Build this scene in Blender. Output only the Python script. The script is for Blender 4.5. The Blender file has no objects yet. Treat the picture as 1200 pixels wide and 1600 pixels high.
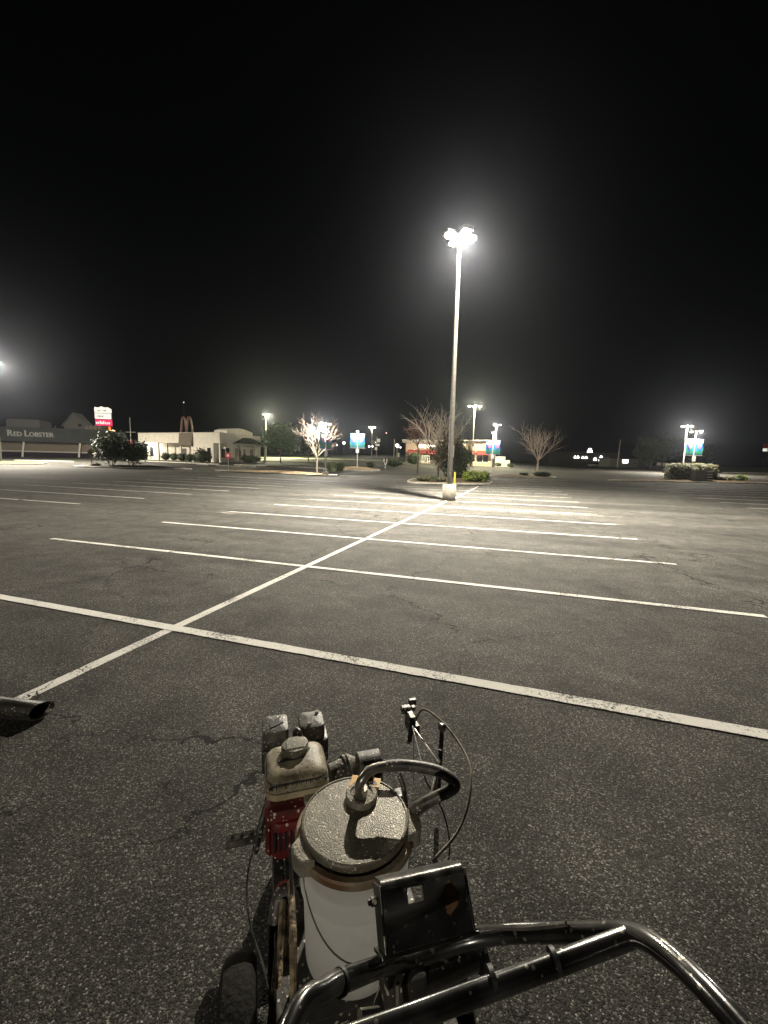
import bpy, bmesh, math, random
from math import sin, cos, pi, radians, sqrt, atan2, exp
from mathutils import Vector, Matrix, noise
random.seed(7)
S = bpy.context.scene
COL = S.collection

# ------------------------------------------------------------------ camera, sky, exposure
VIEW = Vector((3.2482, -0.4351, 1.7024))          # eye of the person behind the striping machine
YAW, PITCH, ROLL = -0.3146, 0.1164, 0.0222        # heading (west of the stall axis), looking slightly down
cd = bpy.data.cameras.new('camera'); cam = bpy.data.objects.new('camera', cd); COL.objects.link(cam)
cd.sensor_width = 36.0; cd.sensor_fit = 'AUTO'; cd.lens = 648.3*36/1600
cd.clip_start = 0.02; cd.clip_end = 3000
fwd = Vector((sin(YAW)*cos(PITCH), cos(YAW)*cos(PITCH), -sin(PITCH)))
right0 = Vector((cos(YAW), -sin(YAW), 0)); up0 = right0.cross(fwd)
right = right0*cos(ROLL) - up0*(-sin(ROLL)); up = up0*cos(ROLL) - right0*sin(ROLL)
cam.matrix_world = Matrix(((right.x, up.x, -fwd.x, VIEW.x), (right.y, up.y, -fwd.y, VIEW.y), (right.z, up.z, -fwd.z, VIEW.z), (0, 0, 0, 1)))
S.camera = cam

w = bpy.data.worlds.new('World'); S.world = w; w.use_nodes = True
nt = w.node_tree; nt.nodes.clear()
out = nt.nodes.new('ShaderNodeOutputWorld'); bg = nt.nodes.new('ShaderNodeBackground')
tc = nt.nodes.new('ShaderNodeTexCoord'); sx = nt.nodes.new('ShaderNodeSeparateXYZ'); rp = nt.nodes.new('ShaderNodeValToRGB')
nt.links.new(tc.outputs['Generated'], sx.inputs[0]); nt.links.new(sx.outputs['Z'], rp.inputs[0])
rp.color_ramp.elements[0].position = 0.0; rp.color_ramp.elements[0].color = (0.0006, 0.0008, 0.0011, 1)
rp.color_ramp.elements[1].position = 0.9; rp.color_ramp.elements[1].color = (0.0002, 0.00025, 0.0003, 1)
nt.links.new(rp.outputs[0], bg.inputs[0]); nt.links.new(bg.outputs[0], out.inputs[0]); bg.inputs[1].default_value = 1.0

S.view_settings.view_transform = 'Standard'; S.view_settings.look = 'None'
S.view_settings.exposure = 0.0; S.view_settings.gamma = 1.0; S.view_settings.use_curve_mapping = False
cy = S.cycles
cy.use_denoising = True; cy.use_adaptive_sampling = False
try: cy.denoiser = 'OPENIMAGEDENOISE'; cy.denoising_input_passes = 'RGB_ALBEDO_NORMAL'
except Exception: pass
cy.max_bounces = 8; cy.diffuse_bounces = 5; cy.glossy_bounces = 3; cy.transmission_bounces = 5; cy.volume_bounces = 0
cy.sample_clamp_indirect = 1.0; cy.use_light_tree = True

LAMP_POWER = 6500.0       # watts of the bare glow of a tall post
POOL_POWER = 70000.0      # its downward beam, cut off towards the horizon as shoebox heads are
WARM = (1.0, 0.91, 0.76)
COOL = (1.0, 0.93, 0.80)
HAZE_DENSITY = 0.00025

# ------------------------------------------------------------------ the lie of the land
# ground level surveyed along five bearings from the eye: (metres ahead, level); bearings as metres sideways per metre ahead
BEAR = [-0.9302, -0.4666, -0.0026, 0.4614, 0.9254]
PROF = [[(20,0),(35,.1),(50,.22),(60,.66),(85,1.28),(120,1.48),(200,1.95),(400,2.5)],
        [(20,0),(35,.05),(55,.55),(75,1.24),(90,1.63),(120,2.35),(200,3.7),(400,5)],
        [(20,0),(35,.0),(46,.22),(64,.78),(80,1.48),(110,2.92),(150,4.7),(250,7),(400,8)],
        [(20,0),(35,.1),(46,.2),(64,.5),(75,.87),(90,1.12),(120,1.7),(200,2.56),(400,3)],
        [(20,0),(30,.17),(49,.42),(65,.65),(90,1.35),(120,2.35),(200,4),(400,5)]]
def lerp_tab(t, d):
    if d <= t[0][0]: return t[0][1]
    for (a, za), (b, zb) in zip(t, t[1:]):
        if d <= b: return za + (zb-za)*(d-a)/(b-a)
    return t[-1][1]
CY_, SY_ = cos(YAW), sin(YAW)
def site(lat, dep):                       # metres right of / ahead of the eye -> lot coordinates
    return VIEW.x + lat*CY_ + dep*SY_, VIEW.y - lat*SY_ + dep*CY_
def land(x, y):
    dx, dy = x-VIEW.x, y-VIEW.y
    lat = dx*CY_ - dy*SY_; dep = dx*SY_ + dy*CY_
    r = sqrt(lat*lat + dep*dep)
    dep = max(dep, 0.5*r)
    if dep <= 20: return 0.0
    b = max(BEAR[0], min(BEAR[-1], lat/dep))
    for i in range(4):
        if b <= BEAR[i+1]:
            t = (b-BEAR[i])/(BEAR[i+1]-BEAR[i])
            return lerp_tab(PROF[i], dep)*(1-t) + lerp_tab(PROF[i+1], dep)*t
    return 0.0
def ground_at(lat, dep, dz=0.0):
    x, y = site(lat, dep); return Vector((x, y, land(x, y)+dz))

# ------------------------------------------------------------------ helpers
def tag(o, label=None, cat=None, group=None, kind=None):
    if label: o['label'] = label
    if cat: o['category'] = cat
    if group: o['group'] = group
    if kind: o['kind'] = kind
    return o
def thing(name, label, cat, loc=(0, 0, 0), rz=0.0, group=None):
    o = bpy.data.objects.new(name, None); COL.objects.link(o)
    o.location = loc; o.rotation_euler = (0, 0, rz); o.empty_display_size = 0.2
    return tag(o, label, cat, group)
class MB:
    def __init__(s): s.v = []; s.f = []; s.m = []; s.mi = 0
    def add(s, vs, fs):
        b = len(s.v); s.v += [tuple(p) for p in vs]; s.f += [tuple(i+b for i in f) for f in fs]; s.m += [s.mi]*len(fs); return s
    def box(s, c, d, rot=None, taper=1.0):
        x, y, z = d[0]/2, d[1]/2, d[2]/2; c = Vector(c)
        vs = []
        for k in (-1, 1):
            t = taper if k > 0 else 1.0
            for (i, j) in ((-1, -1), (1, -1), (1, 1), (-1, 1)):
                p = Vector((i*x*t, j*y*t, k*z))
                vs.append(c + (rot @ p if rot else p))
        return s.add(vs, [(3,2,1,0),(4,5,6,7),(0,1,5,4),(1,2,6,5),(2,3,7,6),(3,0,4,7)])
    def span(s, a, b): return s.box([(a[i]+b[i])/2 for i in range(3)], [abs(b[i]-a[i]) for i in range(3)])
    def tube(s, pts, r, n=10, caps=True):
        pts = [Vector(p) for p in pts]
        rs = r if isinstance(r, (list, tuple)) else [r]*len(pts)
        rings = []; prev = None
        for i, p in enumerate(pts):
            t = (pts[min(i+1, len(pts)-1)] - pts[max(i-1, 0)])
            t = t.normalized() if t.length > 1e-9 else Vector((0, 0, 1))
            if prev is None:
                a = Vector((0, 0, 1)) if abs(t.z) < 0.9 else Vector((1, 0, 0))
                u = t.cross(a).normalized()
            else:
                u = (prev - t*prev.dot(t)); u = u.normalized() if u.length > 1e-6 else t.orthogonal().normalized()
            prev = u; q = t.cross(u)
            rings.append([p + (u*cos(2*pi*k/n) + q*sin(2*pi*k/n))*rs[i] for k in range(n)])
        vs = [x for r_ in rings for x in r_]; fs = []
        for i in range(len(pts)-1):
            for k in range(n):
                k2 = (k+1) % n
                fs.append((i*n+k, i*n+k2, (i+1)*n+k2, (i+1)*n+k))
        if caps:
            fs.append(tuple(range(n-1, -1, -1))); fs.append(tuple((len(pts)-1)*n+k for k in range(n)))
        return s.add(vs, fs)
    def cyl(s, a, b, r0, r1=None, n=12): return s.tube([a, b], [r0, r0 if r1 is None else r1], n)
    def lathe(s, prof, o=(0, 0, 0), n=24, M=None):
        o = Vector(o); vs = []; fs = []
        for (r, z) in prof:
            for k in range(n):
                p = Vector((r*cos(2*pi*k/n), r*sin(2*pi*k/n), z)); vs.append(o + (M @ p if M else p))
        for i in range(len(prof)-1):
            for k in range(n):
                k2 = (k+1) % n
                fs.append((i*n+k, i*n+k2, (i+1)*n+k2, (i+1)*n+k))
        if prof[0][0] > 1e-6: fs.append(tuple(range(n-1, -1, -1)))
        if prof[-1][0] > 1e-6: fs.append(tuple((len(prof)-1)*n+k for k in range(n)))
        return s.add(vs, fs)
    def rbox(s, c, d, r, n=4, rot=None, dome=0.0):   # box with rounded vertical corners and a softened top edge
        x, y, z = d[0]/2, d[1]/2, d[2]/2; c = Vector(c); loops = []
        for (ins, zz) in ((0.0, -z), (0.0, z-r*.5), (r*.15, z-r*.15), (r*.5, z)):
            L = []
            rr = max(r-ins, 1e-4)
            for q, (sx_, sy_) in enumerate(((1, 1), (-1, 1), (-1, -1), (1, -1))):
                for k in range(n+1):
                    a = q*pi/2 + k/n*pi/2
                    L.append(Vector((sx_*(x-r) + rr*cos(a), sy_*(y-r) + rr*sin(a), zz)))
            loops.append(L)
        m = len(loops[0]); vs = []
        for L in loops:
            for p in L: vs.append(c + (rot @ p if rot else p))
        fs = [tuple(range(m-1, -1, -1))]
        for i in range(len(loops)-1):
            for k in range(m):
                k2 = (k+1) % m; fs.append((i*m+k, i*m+k2, (i+1)*m+k2, (i+1)*m+k))
        top = c + (rot @ Vector((0, 0, z+dome)) if rot else Vector((0, 0, z+dome)))
        vs.append(top); ti = len(vs)-1; b = (len(loops)-1)*m
        for k in range(m): fs.append((b+k, b+(k+1) % m, ti))
        return s.add(vs, fs)
    def prism(s, poly, a, b, M=None):                # 2-D polygon extruded from a to b along local z, placed by M
        n = len(poly); vs = [Vector((x, y, a)) for x, y in poly] + [Vector((x, y, b)) for x, y in poly]
        if M: vs = [M @ p for p in vs]
        fs = [tuple(range(n-1, -1, -1)), tuple(range(n, 2*n))]
        for k in range(n):
            k2 = (k+1) % n; fs.append((k, k2, n+k2, n+k))
        return s.add(vs, fs)
    def ball(s, c, d, n=10, seed=0, rough=0.0):
        vs = []; fs = []; c = Vector(c); m = n//2+1
        for i in range(m+1):
            th = pi*i/m
            for k in range(n):
                p = Vector((sin(th)*cos(2*pi*k/n), sin(th)*sin(2*pi*k/n), cos(th)))
                f = 1 + rough*noise.noise(p*2.1 + Vector((seed, seed*.7, 0)))
                vs.append(c + Vector((p.x*d[0]/2, p.y*d[1]/2, p.z*d[2]/2))*f)
        for i in range(m):
            for k in range(n):
                k2 = (k+1) % n; fs.append((i*n+k, (i+1)*n+k, (i+1)*n+k2, i*n+k2))
        return s.add(vs, fs)
    def mesh(s, name, mats):
        me = bpy.data.meshes.new(name); me.from_pydata(s.v, [], s.f)
        for mm in (mats if isinstance(mats, (list, tuple)) else [mats]): me.materials.append(mm)
        me.polygons.foreach_set('material_index', s.m); me.update(); return me
    def build(s, name, mats, parent=None, smooth=False, loc=None, fix=True):
        me = s.mesh(name, mats)
        if fix:
            bm = bmesh.new(); bm.from_mesh(me); bmesh.ops.recalc_face_normals(bm, faces=bm.faces); bm.to_mesh(me); bm.free()
        if smooth:
            me.polygons.foreach_set('use_smooth', [True]*len(me.polygons))
            try: me.set_sharp_from_angle(angle=radians(38))
            except Exception: pass
        o = bpy.data.objects.new(name, me); COL.objects.link(o)
        if parent: o.parent = parent
        if loc: o.location = loc
        return o
def bez(pts, k=6):                                   # smooth curve through points (Catmull-Rom)
    P = [Vector(p) for p in pts]; R = []
    for i in range(len(P)-1):
        a, b, c, d = P[max(i-1, 0)], P[i], P[i+1], P[min(i+2, len(P)-1)]
        for j in range(k):
            t = j/k
            R.append(0.5*((2*b) + (c-a)*t + (2*a-5*b+4*c-d)*t*t + (3*b-a-3*c+d)*t**3))
    return R + [P[-1]]
def bevel(o, w_, seg=2):
    m = o.modifiers.new('bevel', 'BEVEL'); m.width = w_; m.segments = seg; m.limit_method = 'ANGLE'; return o
def lettering(name, text, size, M, mat_, parent, depth=0.05, squash=1.0):
    cu = bpy.data.curves.new(name, 'FONT'); cu.body = text; cu.size = size; cu.extrude = depth/2; cu.resolution_u = 2; cu.align_x = 'LEFT'; cu.offset = 0.015*size
    t = bpy.data.objects.new(name, cu); COL.objects.link(t)
    bpy.context.view_layer.update()
    me = bpy.data.meshes.new_from_object(t.evaluated_get(bpy.context.evaluated_depsgraph_get()))
    bpy.data.objects.remove(t); bpy.data.curves.remove(cu)
    me.transform(M @ Matrix.Diagonal((squash, 1, 1, 1))); me.materials.clear(); me.materials.append(mat_)
    o = bpy.data.objects.new(name, me); COL.objects.link(o); o.parent = parent; return o

# ------------------------------------------------------------------ materials
def new_mat(name):
    m = bpy.data.materials.new(name); m.use_nodes = True; n = m.node_tree
    return m, n, n.nodes['Principled BSDF']
def node(n, t, **kw):
    x = n.nodes.new(t)
    for k, v in kw.items(): setattr(x, k, v)
    return x
def plain(name, col, rough=0.6, metal=0.0, var=0.25, scale=6.0, bump=0.0, bscale=40.0, dirt=None, dirt_amt=0.5, spec=0.5, coat=0.0, spat=0.0, spat_col=(.55, .52, .44), spat_scale=70):
    m, n, b = new_mat(name); L = n.links
    tcn = node(n, 'ShaderNodeTexCoord'); nz = node(n, 'ShaderNodeTexNoise'); nz.inputs['Scale'].default_value = scale; nz.inputs['Detail'].default_value = 6
    L.new(tcn.outputs['Object'], nz.inputs['Vector'])
    cr = node(n, 'ShaderNodeValToRGB'); e = cr.color_ramp.elements
    d = dirt or tuple(c*(1-var) for c in col)
    e[0].position = 0.5-0.25*dirt_amt; e[0].color = (*d, 1); e[1].position = 0.5+0.2; e[1].color = (*[min(1, c*(1+var*.4)) for c in col], 1)
    L.new(nz.outputs['Fac'], cr.inputs[0]); colour = cr.outputs[0]
    if spat:                                          # dried paint spatter: scattered round specks of uneven size
        sv = node(n, 'ShaderNodeTexVoronoi'); sv.inputs['Scale'].default_value = spat_scale; L.new(tcn.outputs['Object'], sv.inputs['Vector'])
        sc = node(n, 'ShaderNodeSeparateColor'); L.new(sv.outputs['Color'], sc.inputs[0])
        sr = node(n, 'ShaderNodeMapRange'); sr.inputs['From Min'].default_value = 1-spat; sr.inputs['From Max'].default_value = 1; sr.inputs['To Min'].default_value = 0; sr.inputs['To Max'].default_value = .5; L.new(sc.outputs[0], sr.inputs['Value'])
        lt = node(n, 'ShaderNodeMath', operation='LESS_THAN'); L.new(sv.outputs['Distance'], lt.inputs[0]); L.new(sr.outputs[0], lt.inputs[1])
        sm = node(n, 'ShaderNodeMix', data_type='RGBA'); L.new(lt.outputs[0], sm.inputs[0]); L.new(colour, sm.inputs[6]); sm.inputs[7].default_value = (*spat_col, 1); colour = sm.outputs[2]
    L.new(colour, b.inputs['Base Color'])
    b.inputs['Roughness'].default_value = rough; b.inputs['Metallic'].default_value = metal
    b.inputs['Specular IOR Level'].default_value = spec
    if coat: b.inputs['Coat Weight'].default_value = coat; b.inputs['Coat Roughness'].default_value = 0.12
    if bump:
        n2 = node(n, 'ShaderNodeTexNoise'); n2.inputs['Scale'].default_value = bscale; n2.inputs['Detail'].default_value = 4
        L.new(tcn.outputs['Object'], n2.inputs['Vector'])
        bp = node(n, 'ShaderNodeBump'); bp.inputs['Strength'].default_value = bump; bp.inputs['Distance'].default_value = 0.02
        L.new(n2.outputs['Fac'], bp.inputs['Height']); L.new(bp.outputs[0], b.inputs['Normal'])
    return m
def glow(name, col, strength):
    m, n, b = new_mat(name); b.inputs['Base Color'].default_value = (*col, 1)
    b.inputs['Emission Color'].default_value = (*col, 1); b.inputs['Emission Strength'].default_value = strength
    m.cycles.emission_sampling = 'NONE'; return m
def leafy(name, c1, c2, trans=0.25):
    m, n, b = new_mat(name); L = n.links
    gi = node(n, 'ShaderNodeNewGeometry'); cr = node(n, 'ShaderNodeValToRGB'); e = cr.color_ramp.elements
    e[0].color = (*c1, 1); e[1].color = (*c2, 1); L.new(gi.outputs['Random Per Island'], cr.inputs[0]); L.new(cr.outputs[0], b.inputs['Base Color'])
    b.inputs['Roughness'].default_value = 0.55
    tr = node(n, 'ShaderNodeBsdfTranslucent'); L.new(cr.outputs[0], tr.inputs[0])
    mx = node(n, 'ShaderNodeMixShader'); mx.inputs[0].default_value = trans
    L.new(b.outputs[0], mx.inputs[1]); L.new(tr.outputs[0], mx.inputs[2]); L.new(mx.outputs[0], n.nodes['Material Output'].inputs[0]); return m

def asphalt_nodes(n, b):
    L = n.links
    tcn = node(n, 'ShaderNodeTexCoord'); P = tcn.outputs['Object']
    dn = node(n, 'ShaderNodeTexNoise'); dn.inputs['Scale'].default_value = 160; dn.inputs['Detail'].default_value = 2; L.new(P, dn.inputs['Vector'])
    dv = node(n, 'ShaderNodeVectorMath', operation='MULTIPLY_ADD'); L.new(dn.outputs['Color'], dv.inputs[0]); dv.inputs[1].default_value = (.006, .006, .006); L.new(P, dv.inputs[2])
    vo = node(n, 'ShaderNodeTexVoronoi'); vo.inputs['Scale'].default_value = 175; L.new(dv.outputs[0], vo.inputs['Vector'])
    sep = node(n, 'ShaderNodeSeparateColor'); L.new(vo.outputs['Color'], sep.inputs[0])
    st = node(n, 'ShaderNodeValToRGB'); st.color_ramp.interpolation = 'LINEAR'; e = st.color_ramp.elements
    e[0].position = 0.0; e[0].color = (.020, .0195, .018, 1); e[1].position = 1.0; e[1].color = (.27, .26, .235, 1)
    for p, c in ((.5, (.038, .037, .033, 1)), (.8, (.065, .063, .056, 1)), (.93, (.13, .126, .113, 1))):
        q = e.new(p); q.color = c
    L.new(sep.outputs[0], st.inputs[0])
    # broad wear, traffic lanes and old sealcoat
    mp = node(n, 'ShaderNodeMapping'); mp.inputs['Scale'].default_value = (0.10, 0.42, 1); mp.inputs['Rotation'].default_value = (0, 0, 0.12); L.new(P, mp.inputs['Vector'])
    n1 = node(n, 'ShaderNodeTexNoise'); n1.inputs['Scale'].default_value = 1.0; n1.inputs['Detail'].default_value = 7; n1.inputs['Roughness'].default_value = .62; L.new(mp.outputs[0], n1.inputs['Vector'])
    r1 = node(n, 'ShaderNodeMapRange'); r1.inputs['From Min'].default_value = .32; r1.inputs['From Max'].default_value = .68; r1.inputs['To Min'].default_value = .58; r1.inputs['To Max'].default_value = 1.62; L.new(n1.outputs['Fac'], r1.inputs['Value'])
    n2 = node(n, 'ShaderNodeTexNoise'); n2.inputs['Scale'].default_value = 2.3; n2.inputs['Detail'].default_value = 8; L.new(P, n2.inputs['Vector'])
    r2 = node(n, 'ShaderNodeMapRange'); r2.inputs['From Min'].default_value = .3; r2.inputs['From Max'].default_value = .7; r2.inputs['To Min'].default_value = .7; r2.inputs['To Max'].default_value = 1.25; L.new(n2.outputs['Fac'], r2.inputs['Value'])
    n3 = node(n, 'ShaderNodeTexNoise'); n3.inputs['Scale'].default_value = 75; n3.inputs['Detail'].default_value = 5; L.new(P, n3.inputs['Vector'])
    r3 = node(n, 'ShaderNodeMapRange'); r3.inputs['From Min'].default_value = .3; r3.inputs['From Max'].default_value = .7; r3.inputs['To Min'].default_value = .6; r3.inputs['To Max'].default_value = 1.35; L.new(n3.outputs['Fac'], r3.inputs['Value'])
    m1 = node(n, 'ShaderNodeMath', operation='MULTIPLY'); L.new(r1.outputs[0], m1.inputs[0]); L.new(r2.outputs[0], m1.inputs[1])
    m2 = node(n, 'ShaderNodeMath', operation='MULTIPLY'); L.new(m1.outputs[0], m2.inputs[0]); L.new(r3.outputs[0], m2.inputs[1])
    n5 = node(n, 'ShaderNodeTexNoise'); n5.inputs['Scale'].default_value = .75; n5.inputs['Detail'].default_value = 5; n5.inputs['Distortion'].default_value = .6; L.new(P, n5.inputs['Vector'])
    r5 = node(n, 'ShaderNodeMapRange'); r5.inputs['From Min'].default_value = .60; r5.inputs['From Max'].default_value = .70; r5.inputs['To Min'].default_value = 1.0; r5.inputs['To Max'].default_value = .58; L.new(n5.outputs['Fac'], r5.inputs['Value'])
    m3 = node(n, 'ShaderNodeMath', operation='MULTIPLY'); L.new(m2.outputs[0], m3.inputs[0]); L.new(r5.outputs[0], m3.inputs[1]); m2 = m3
    # cracks
    nw = node(n, 'ShaderNodeTexNoise'); nw.inputs['Scale'].default_value = 1.6; nw.inputs['Detail'].default_value = 8; nw.inputs['Roughness'].default_value = .65; L.new(P, nw.inputs['Vector'])
    vm = node(n, 'ShaderNodeVectorMath', operation='MULTIPLY_ADD'); L.new(nw.outputs['Color'], vm.inputs[0]); vm.inputs[1].default_value = (.9, .9, .9); L.new(P, vm.inputs[2])
    vc = node(n, 'ShaderNodeTexVoronoi', feature='DISTANCE_TO_EDGE'); vc.inputs['Scale'].default_value = .34; L.new(vm.outputs[0], vc.inputs['Vector'])
    nm = node(n, 'ShaderNodeTexNoise'); nm.inputs['Scale'].default_value = .55; nm.inputs['Detail'].default_value = 3; L.new(P, nm.inputs['Vector'])
    rm = node(n, 'ShaderNodeMapRange'); rm.inputs['From Min'].default_value = .42; rm.inputs['From Max'].default_value = .66; rm.inputs['To Min'].default_value = 0.0; rm.inputs['To Max'].default_value = .0065; L.new(nm.outputs['Fac'], rm.inputs['Value'])
    cm = node(n, 'ShaderNodeMath', operation='LESS_THAN'); L.new(vc.outputs['Distance'], cm.inputs[0]); L.new(rm.outputs[0], cm.inputs[1])
    mixc = node(n, 'ShaderNodeMix', data_type='RGBA', blend_type='MULTIPLY'); mixc.inputs[0].default_value = 1.0
    L.new(st.outputs[0], mixc.inputs[6]); L.new(m2.outputs[0], mixc.inputs[7])
    crk = node(n, 'ShaderNodeMix', data_type='RGBA'); L.new(cm.outputs[0], crk.inputs[0]); L.new(mixc.outputs[2], crk.inputs[6]); crk.inputs[7].default_value = (.007, .007, .006, 1)
    # relief: stones, binder and cracks
    h1 = node(n, 'ShaderNodeMath', operation='MULTIPLY_ADD'); L.new(vo.outputs['Distance'], h1.inputs[0]); h1.inputs[1].default_value = -0.75; L.new(n3.outputs['Fac'], h1.inputs[2])
    h2 = node(n, 'ShaderNodeMath', operation='MULTIPLY_ADD'); L.new(sep.outputs[1], h2.inputs[0]); h2.inputs[1].default_value = 0.5; L.new(h1.outputs[0], h2.inputs[2])
    h3 = node(n, 'ShaderNodeMath', operation='MULTIPLY_ADD'); L.new(cm.outputs[0], h3.inputs[0]); h3.inputs[1].default_value = -1.2; L.new(h2.outputs[0], h3.inputs[2])
    bp = node(n, 'ShaderNodeBump'); bp.inputs['Strength'].default_value = .8; bp.inputs['Distance'].default_value = .004
    L.new(h3.outputs[0], bp.inputs['Height']); L.new(bp.outputs[0], b.inputs['Normal'])
    b.inputs['Roughness'].default_value = .85; b.inputs['Specular IOR Level'].default_value = .18
    return crk.outputs[2], P, n2, cm
M = {}
m, n, b = new_mat('asphalt'); c_, _, _, _ = asphalt_nodes(n, b); n.links.new(c_, b.inputs['Base Color']); M['asphalt'] = m
def paint_mat(name, col, wear):
    m, n, b = new_mat(name); base, P, n2, cm = asphalt_nodes(n, b); L = n.links
    q = node(n, 'ShaderNodeTexNoise'); q.inputs['Scale'].default_value = 55; q.inputs['Detail'].default_value = 6; q.inputs['Roughness'].default_value = .7; L.new(P, q.inputs['Vector'])
    a = node(n, 'ShaderNodeMath', operation='MULTIPLY_ADD'); L.new(n2.outputs['Fac'], a.inputs[0]); a.inputs[1].default_value = .55; L.new(q.outputs['Fac'], a.inputs[2])
    r0 = node(n, 'ShaderNodeMapRange'); r0.inputs['From Min'].default_value = wear; r0.inputs['From Max'].default_value = wear+.1; L.new(a.outputs[0], r0.inputs['Value'])
    iv = node(n, 'ShaderNodeMath', operation='SUBTRACT'); iv.inputs[0].default_value = 1; L.new(cm.outputs[0], iv.inputs[1])
    r = node(n, 'ShaderNodeMath', operation='MULTIPLY'); L.new(r0.outputs[0], r.inputs[0]); L.new(iv.outputs[0], r.inputs[1])
    mx = node(n, 'ShaderNodeMix', data_type='RGBA'); L.new(r.outputs[0], mx.inputs[0]); L.new(base, mx.inputs[6]); mx.inputs[7].default_value = (*col, 1)
    L.new(mx.outputs[2], b.inputs['Base Color']); return m
M['stripe'] = paint_mat('stripe_paint', (.64, .63, .59), .63)
M['old_stripe'] = paint_mat('worn_stripe_paint', (.38, .365, .32), .76)

M['concrete'] = plain('concrete', (.42, .39, .33), .85, var=.35, scale=5, bump=.4, bscale=30)
M['kerb'] = plain('kerb_concrete', (.46, .44, .38), .85, var=.3, scale=2, bump=.3)
M['pole'] = plain('pole_steel', (.30, .285, .25), .5, .3, var=.2, scale=8)
M['fixture'] = plain('fixture_metal', (.16, .15, .13), .5, .3)
M['pole_white'] = plain('pole_white', (.62, .62, .58), .5)
M['lens'] = glow('lamp_lens', (1.0, .90, .66), 6)
M['lens_far'] = glow('lamp_lens_far', (1.0, .94, .70), 5)
M['mulch'] = plain('mulch', (.17, .115, .06), .95, var=.5, scale=3, bump=.8, bscale=18)
M['tan_mulch'] = plain('pale_mulch', (.26, .18, .10), .95, var=.4, scale=3, bump=.8, bscale=18)
M['dark_mulch'] = plain('dark_mulch', (.055, .045, .032), .95, var=.5, scale=3, bump=.8, bscale=18)
M['grass'] = plain('grass', (.055, .075, .028), .9, var=.4, scale=2, bump=.9, bscale=25)
M['bark'] = plain('bark', (.20, .17, .13), .9, var=.4, scale=10, bump=.5)
M['pale_bark'] = plain('pale_bark', (.17, .15, .11), .85, var=.25, scale=10, bump=.3)
M['dark_bark'] = plain('dark_bark', (.13, .10, .075), .9, var=.3, scale=10)
M['twig'] = plain('twig', (.50, .42, .34), .9, var=.2)
M['bud'] = leafy('pale_buds', (.14, .095, .08), (.24, .19, .155), .3)
M['redbud'] = leafy('russet_leaf', (.10, .05, .04), (.20, .11, .08), .2)
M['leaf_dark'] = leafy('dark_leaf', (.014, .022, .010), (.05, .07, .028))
M['brown_leaf'] = leafy('brown_olive_leaf', (.05, .04, .022), (.12, .10, .05), .2)
M['leaf_mid'] = leafy('mid_leaf', (.04, .07, .025), (.13, .18, .07))
M['leaf_green'] = leafy('green_leaf', (.03, .07, .025), (.16, .24, .09))
M['leaf_yellow'] = leafy('yellow_green_leaf', (.16, .22, .03), (.40, .48, .08))
M['leaf_olive'] = leafy('olive_leaf', (.11, .115, .06), (.34, .32, .18))
M['leaf_grass'] = leafy('ornamental_grass', (.09, .12, .05), (.24, .28, .14))
M['white_wall'] = plain('cream_stucco', (.76, .71, .59), .85, var=.10, scale=1.5, bump=.15)
M['cream_trim'] = plain('cream_trim', (.66, .62, .52), .7, var=.1)
M['brown_panel'] = plain('brown_panel', (.16, .13, .10), .8, var=.3)
M['dark_shingle'] = plain('dark_shingle', (.05, .042, .035), .9, var=.4, scale=4, bump=.4)
M['grey_metal_roof'] = plain('grey_metal_roof', (.17, .185, .18), .55, .2, var=.15, scale=1.2)
M['grey_siding'] = plain('grey_siding', (.17, .165, .15), .8, var=.2)
M['tan_siding'] = plain('tan_siding', (.33, .28, .22), .85, var=.15)
M['purple_base'] = plain('dark_purple_base', (.045, .032, .05), .85, var=.2)
M['white_paint'] = plain('white_paint', (.75, .73, .66), .6, var=.1)
M['letter_white'] = plain('letter_white', (.78, .78, .74), .5, var=.05)
M['glass'] = plain('dark_glass', (.02, .022, .024), .08, var=.1)
M['door_grey'] = plain('grey_door', (.10, .10, .095), .5, var=.2)
M['arch_red'] = plain('unlit_arch', (.11, .035, .016), .5, var=.15)
M['brick'] = plain('tan_brick', (.42, .31, .23), .9, var=.25, scale=3, bump=.3)
M['red_awning'] = plain('red_awning', (.20, .025, .02), .7, var=.2)
M['yellow'] = plain('yellow_paint', (.62, .48, .06), .5, var=.25, scale=9)
M['red_sign'] = plain('red_sign', (.55, .05, .05), .5, var=.15)
M['brown_sign'] = plain('brown_sign', (.12, .09, .08), .7)
M['banner_blue'] = plain('banner_blue', (.012, .06, .34), .6, var=.35, scale=2.5, dirt=(.012, .14, .32))
M['banner_green'] = plain('banner_green', (.02, .22, .10), .6, var=.2)
M['banner_yellow'] = plain('banner_yellow', (.80, .74, .30), .6, var=.1)
M['banner_pink'] = plain('banner_pink', (.75, .10, .16), .6, var=.1)
M['banner_white'] = plain('banner_white', (.72, .72, .72), .6, var=.1)
M['flag_red'] = plain('flag_red', (.6, .10, .10), .7)
M['sign_white_lit'] = glow('sign_white_lit', (1.0, .97, .86), .85)
M['sign_pink_lit'] = glow('sign_pink_lit', (1.0, .035, .16), .75)
M['sign_orange_lit'] = glow('sign_orange_lit', (1.0, .22, .03), 1.2)
M['sign_yellow_lit'] = glow('sign_yellow_lit', (1.0, .62, .2), 1.6)
M['letter_lit'] = glow('letter_lit', (1.0, .95, .85), 4.0)
M['window_lit'] = glow('window_lit', (1.0, .88, .66), 1.0)
M['far_light'] = glow('far_light', (1.0, .97, .92), 6.0)
M['far_red'] = glow('far_red_light', (1.0, .45, .45), 2.5)
M['sign_dark'] = plain('sign_dark', (.05, .04, .04), .6)
M['dark_building'] = plain('dark_building', (.07, .065, .06), .85)
M['car_paint'] = plain('car_paint', (.35, .35, .36), .35, .2)
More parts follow.
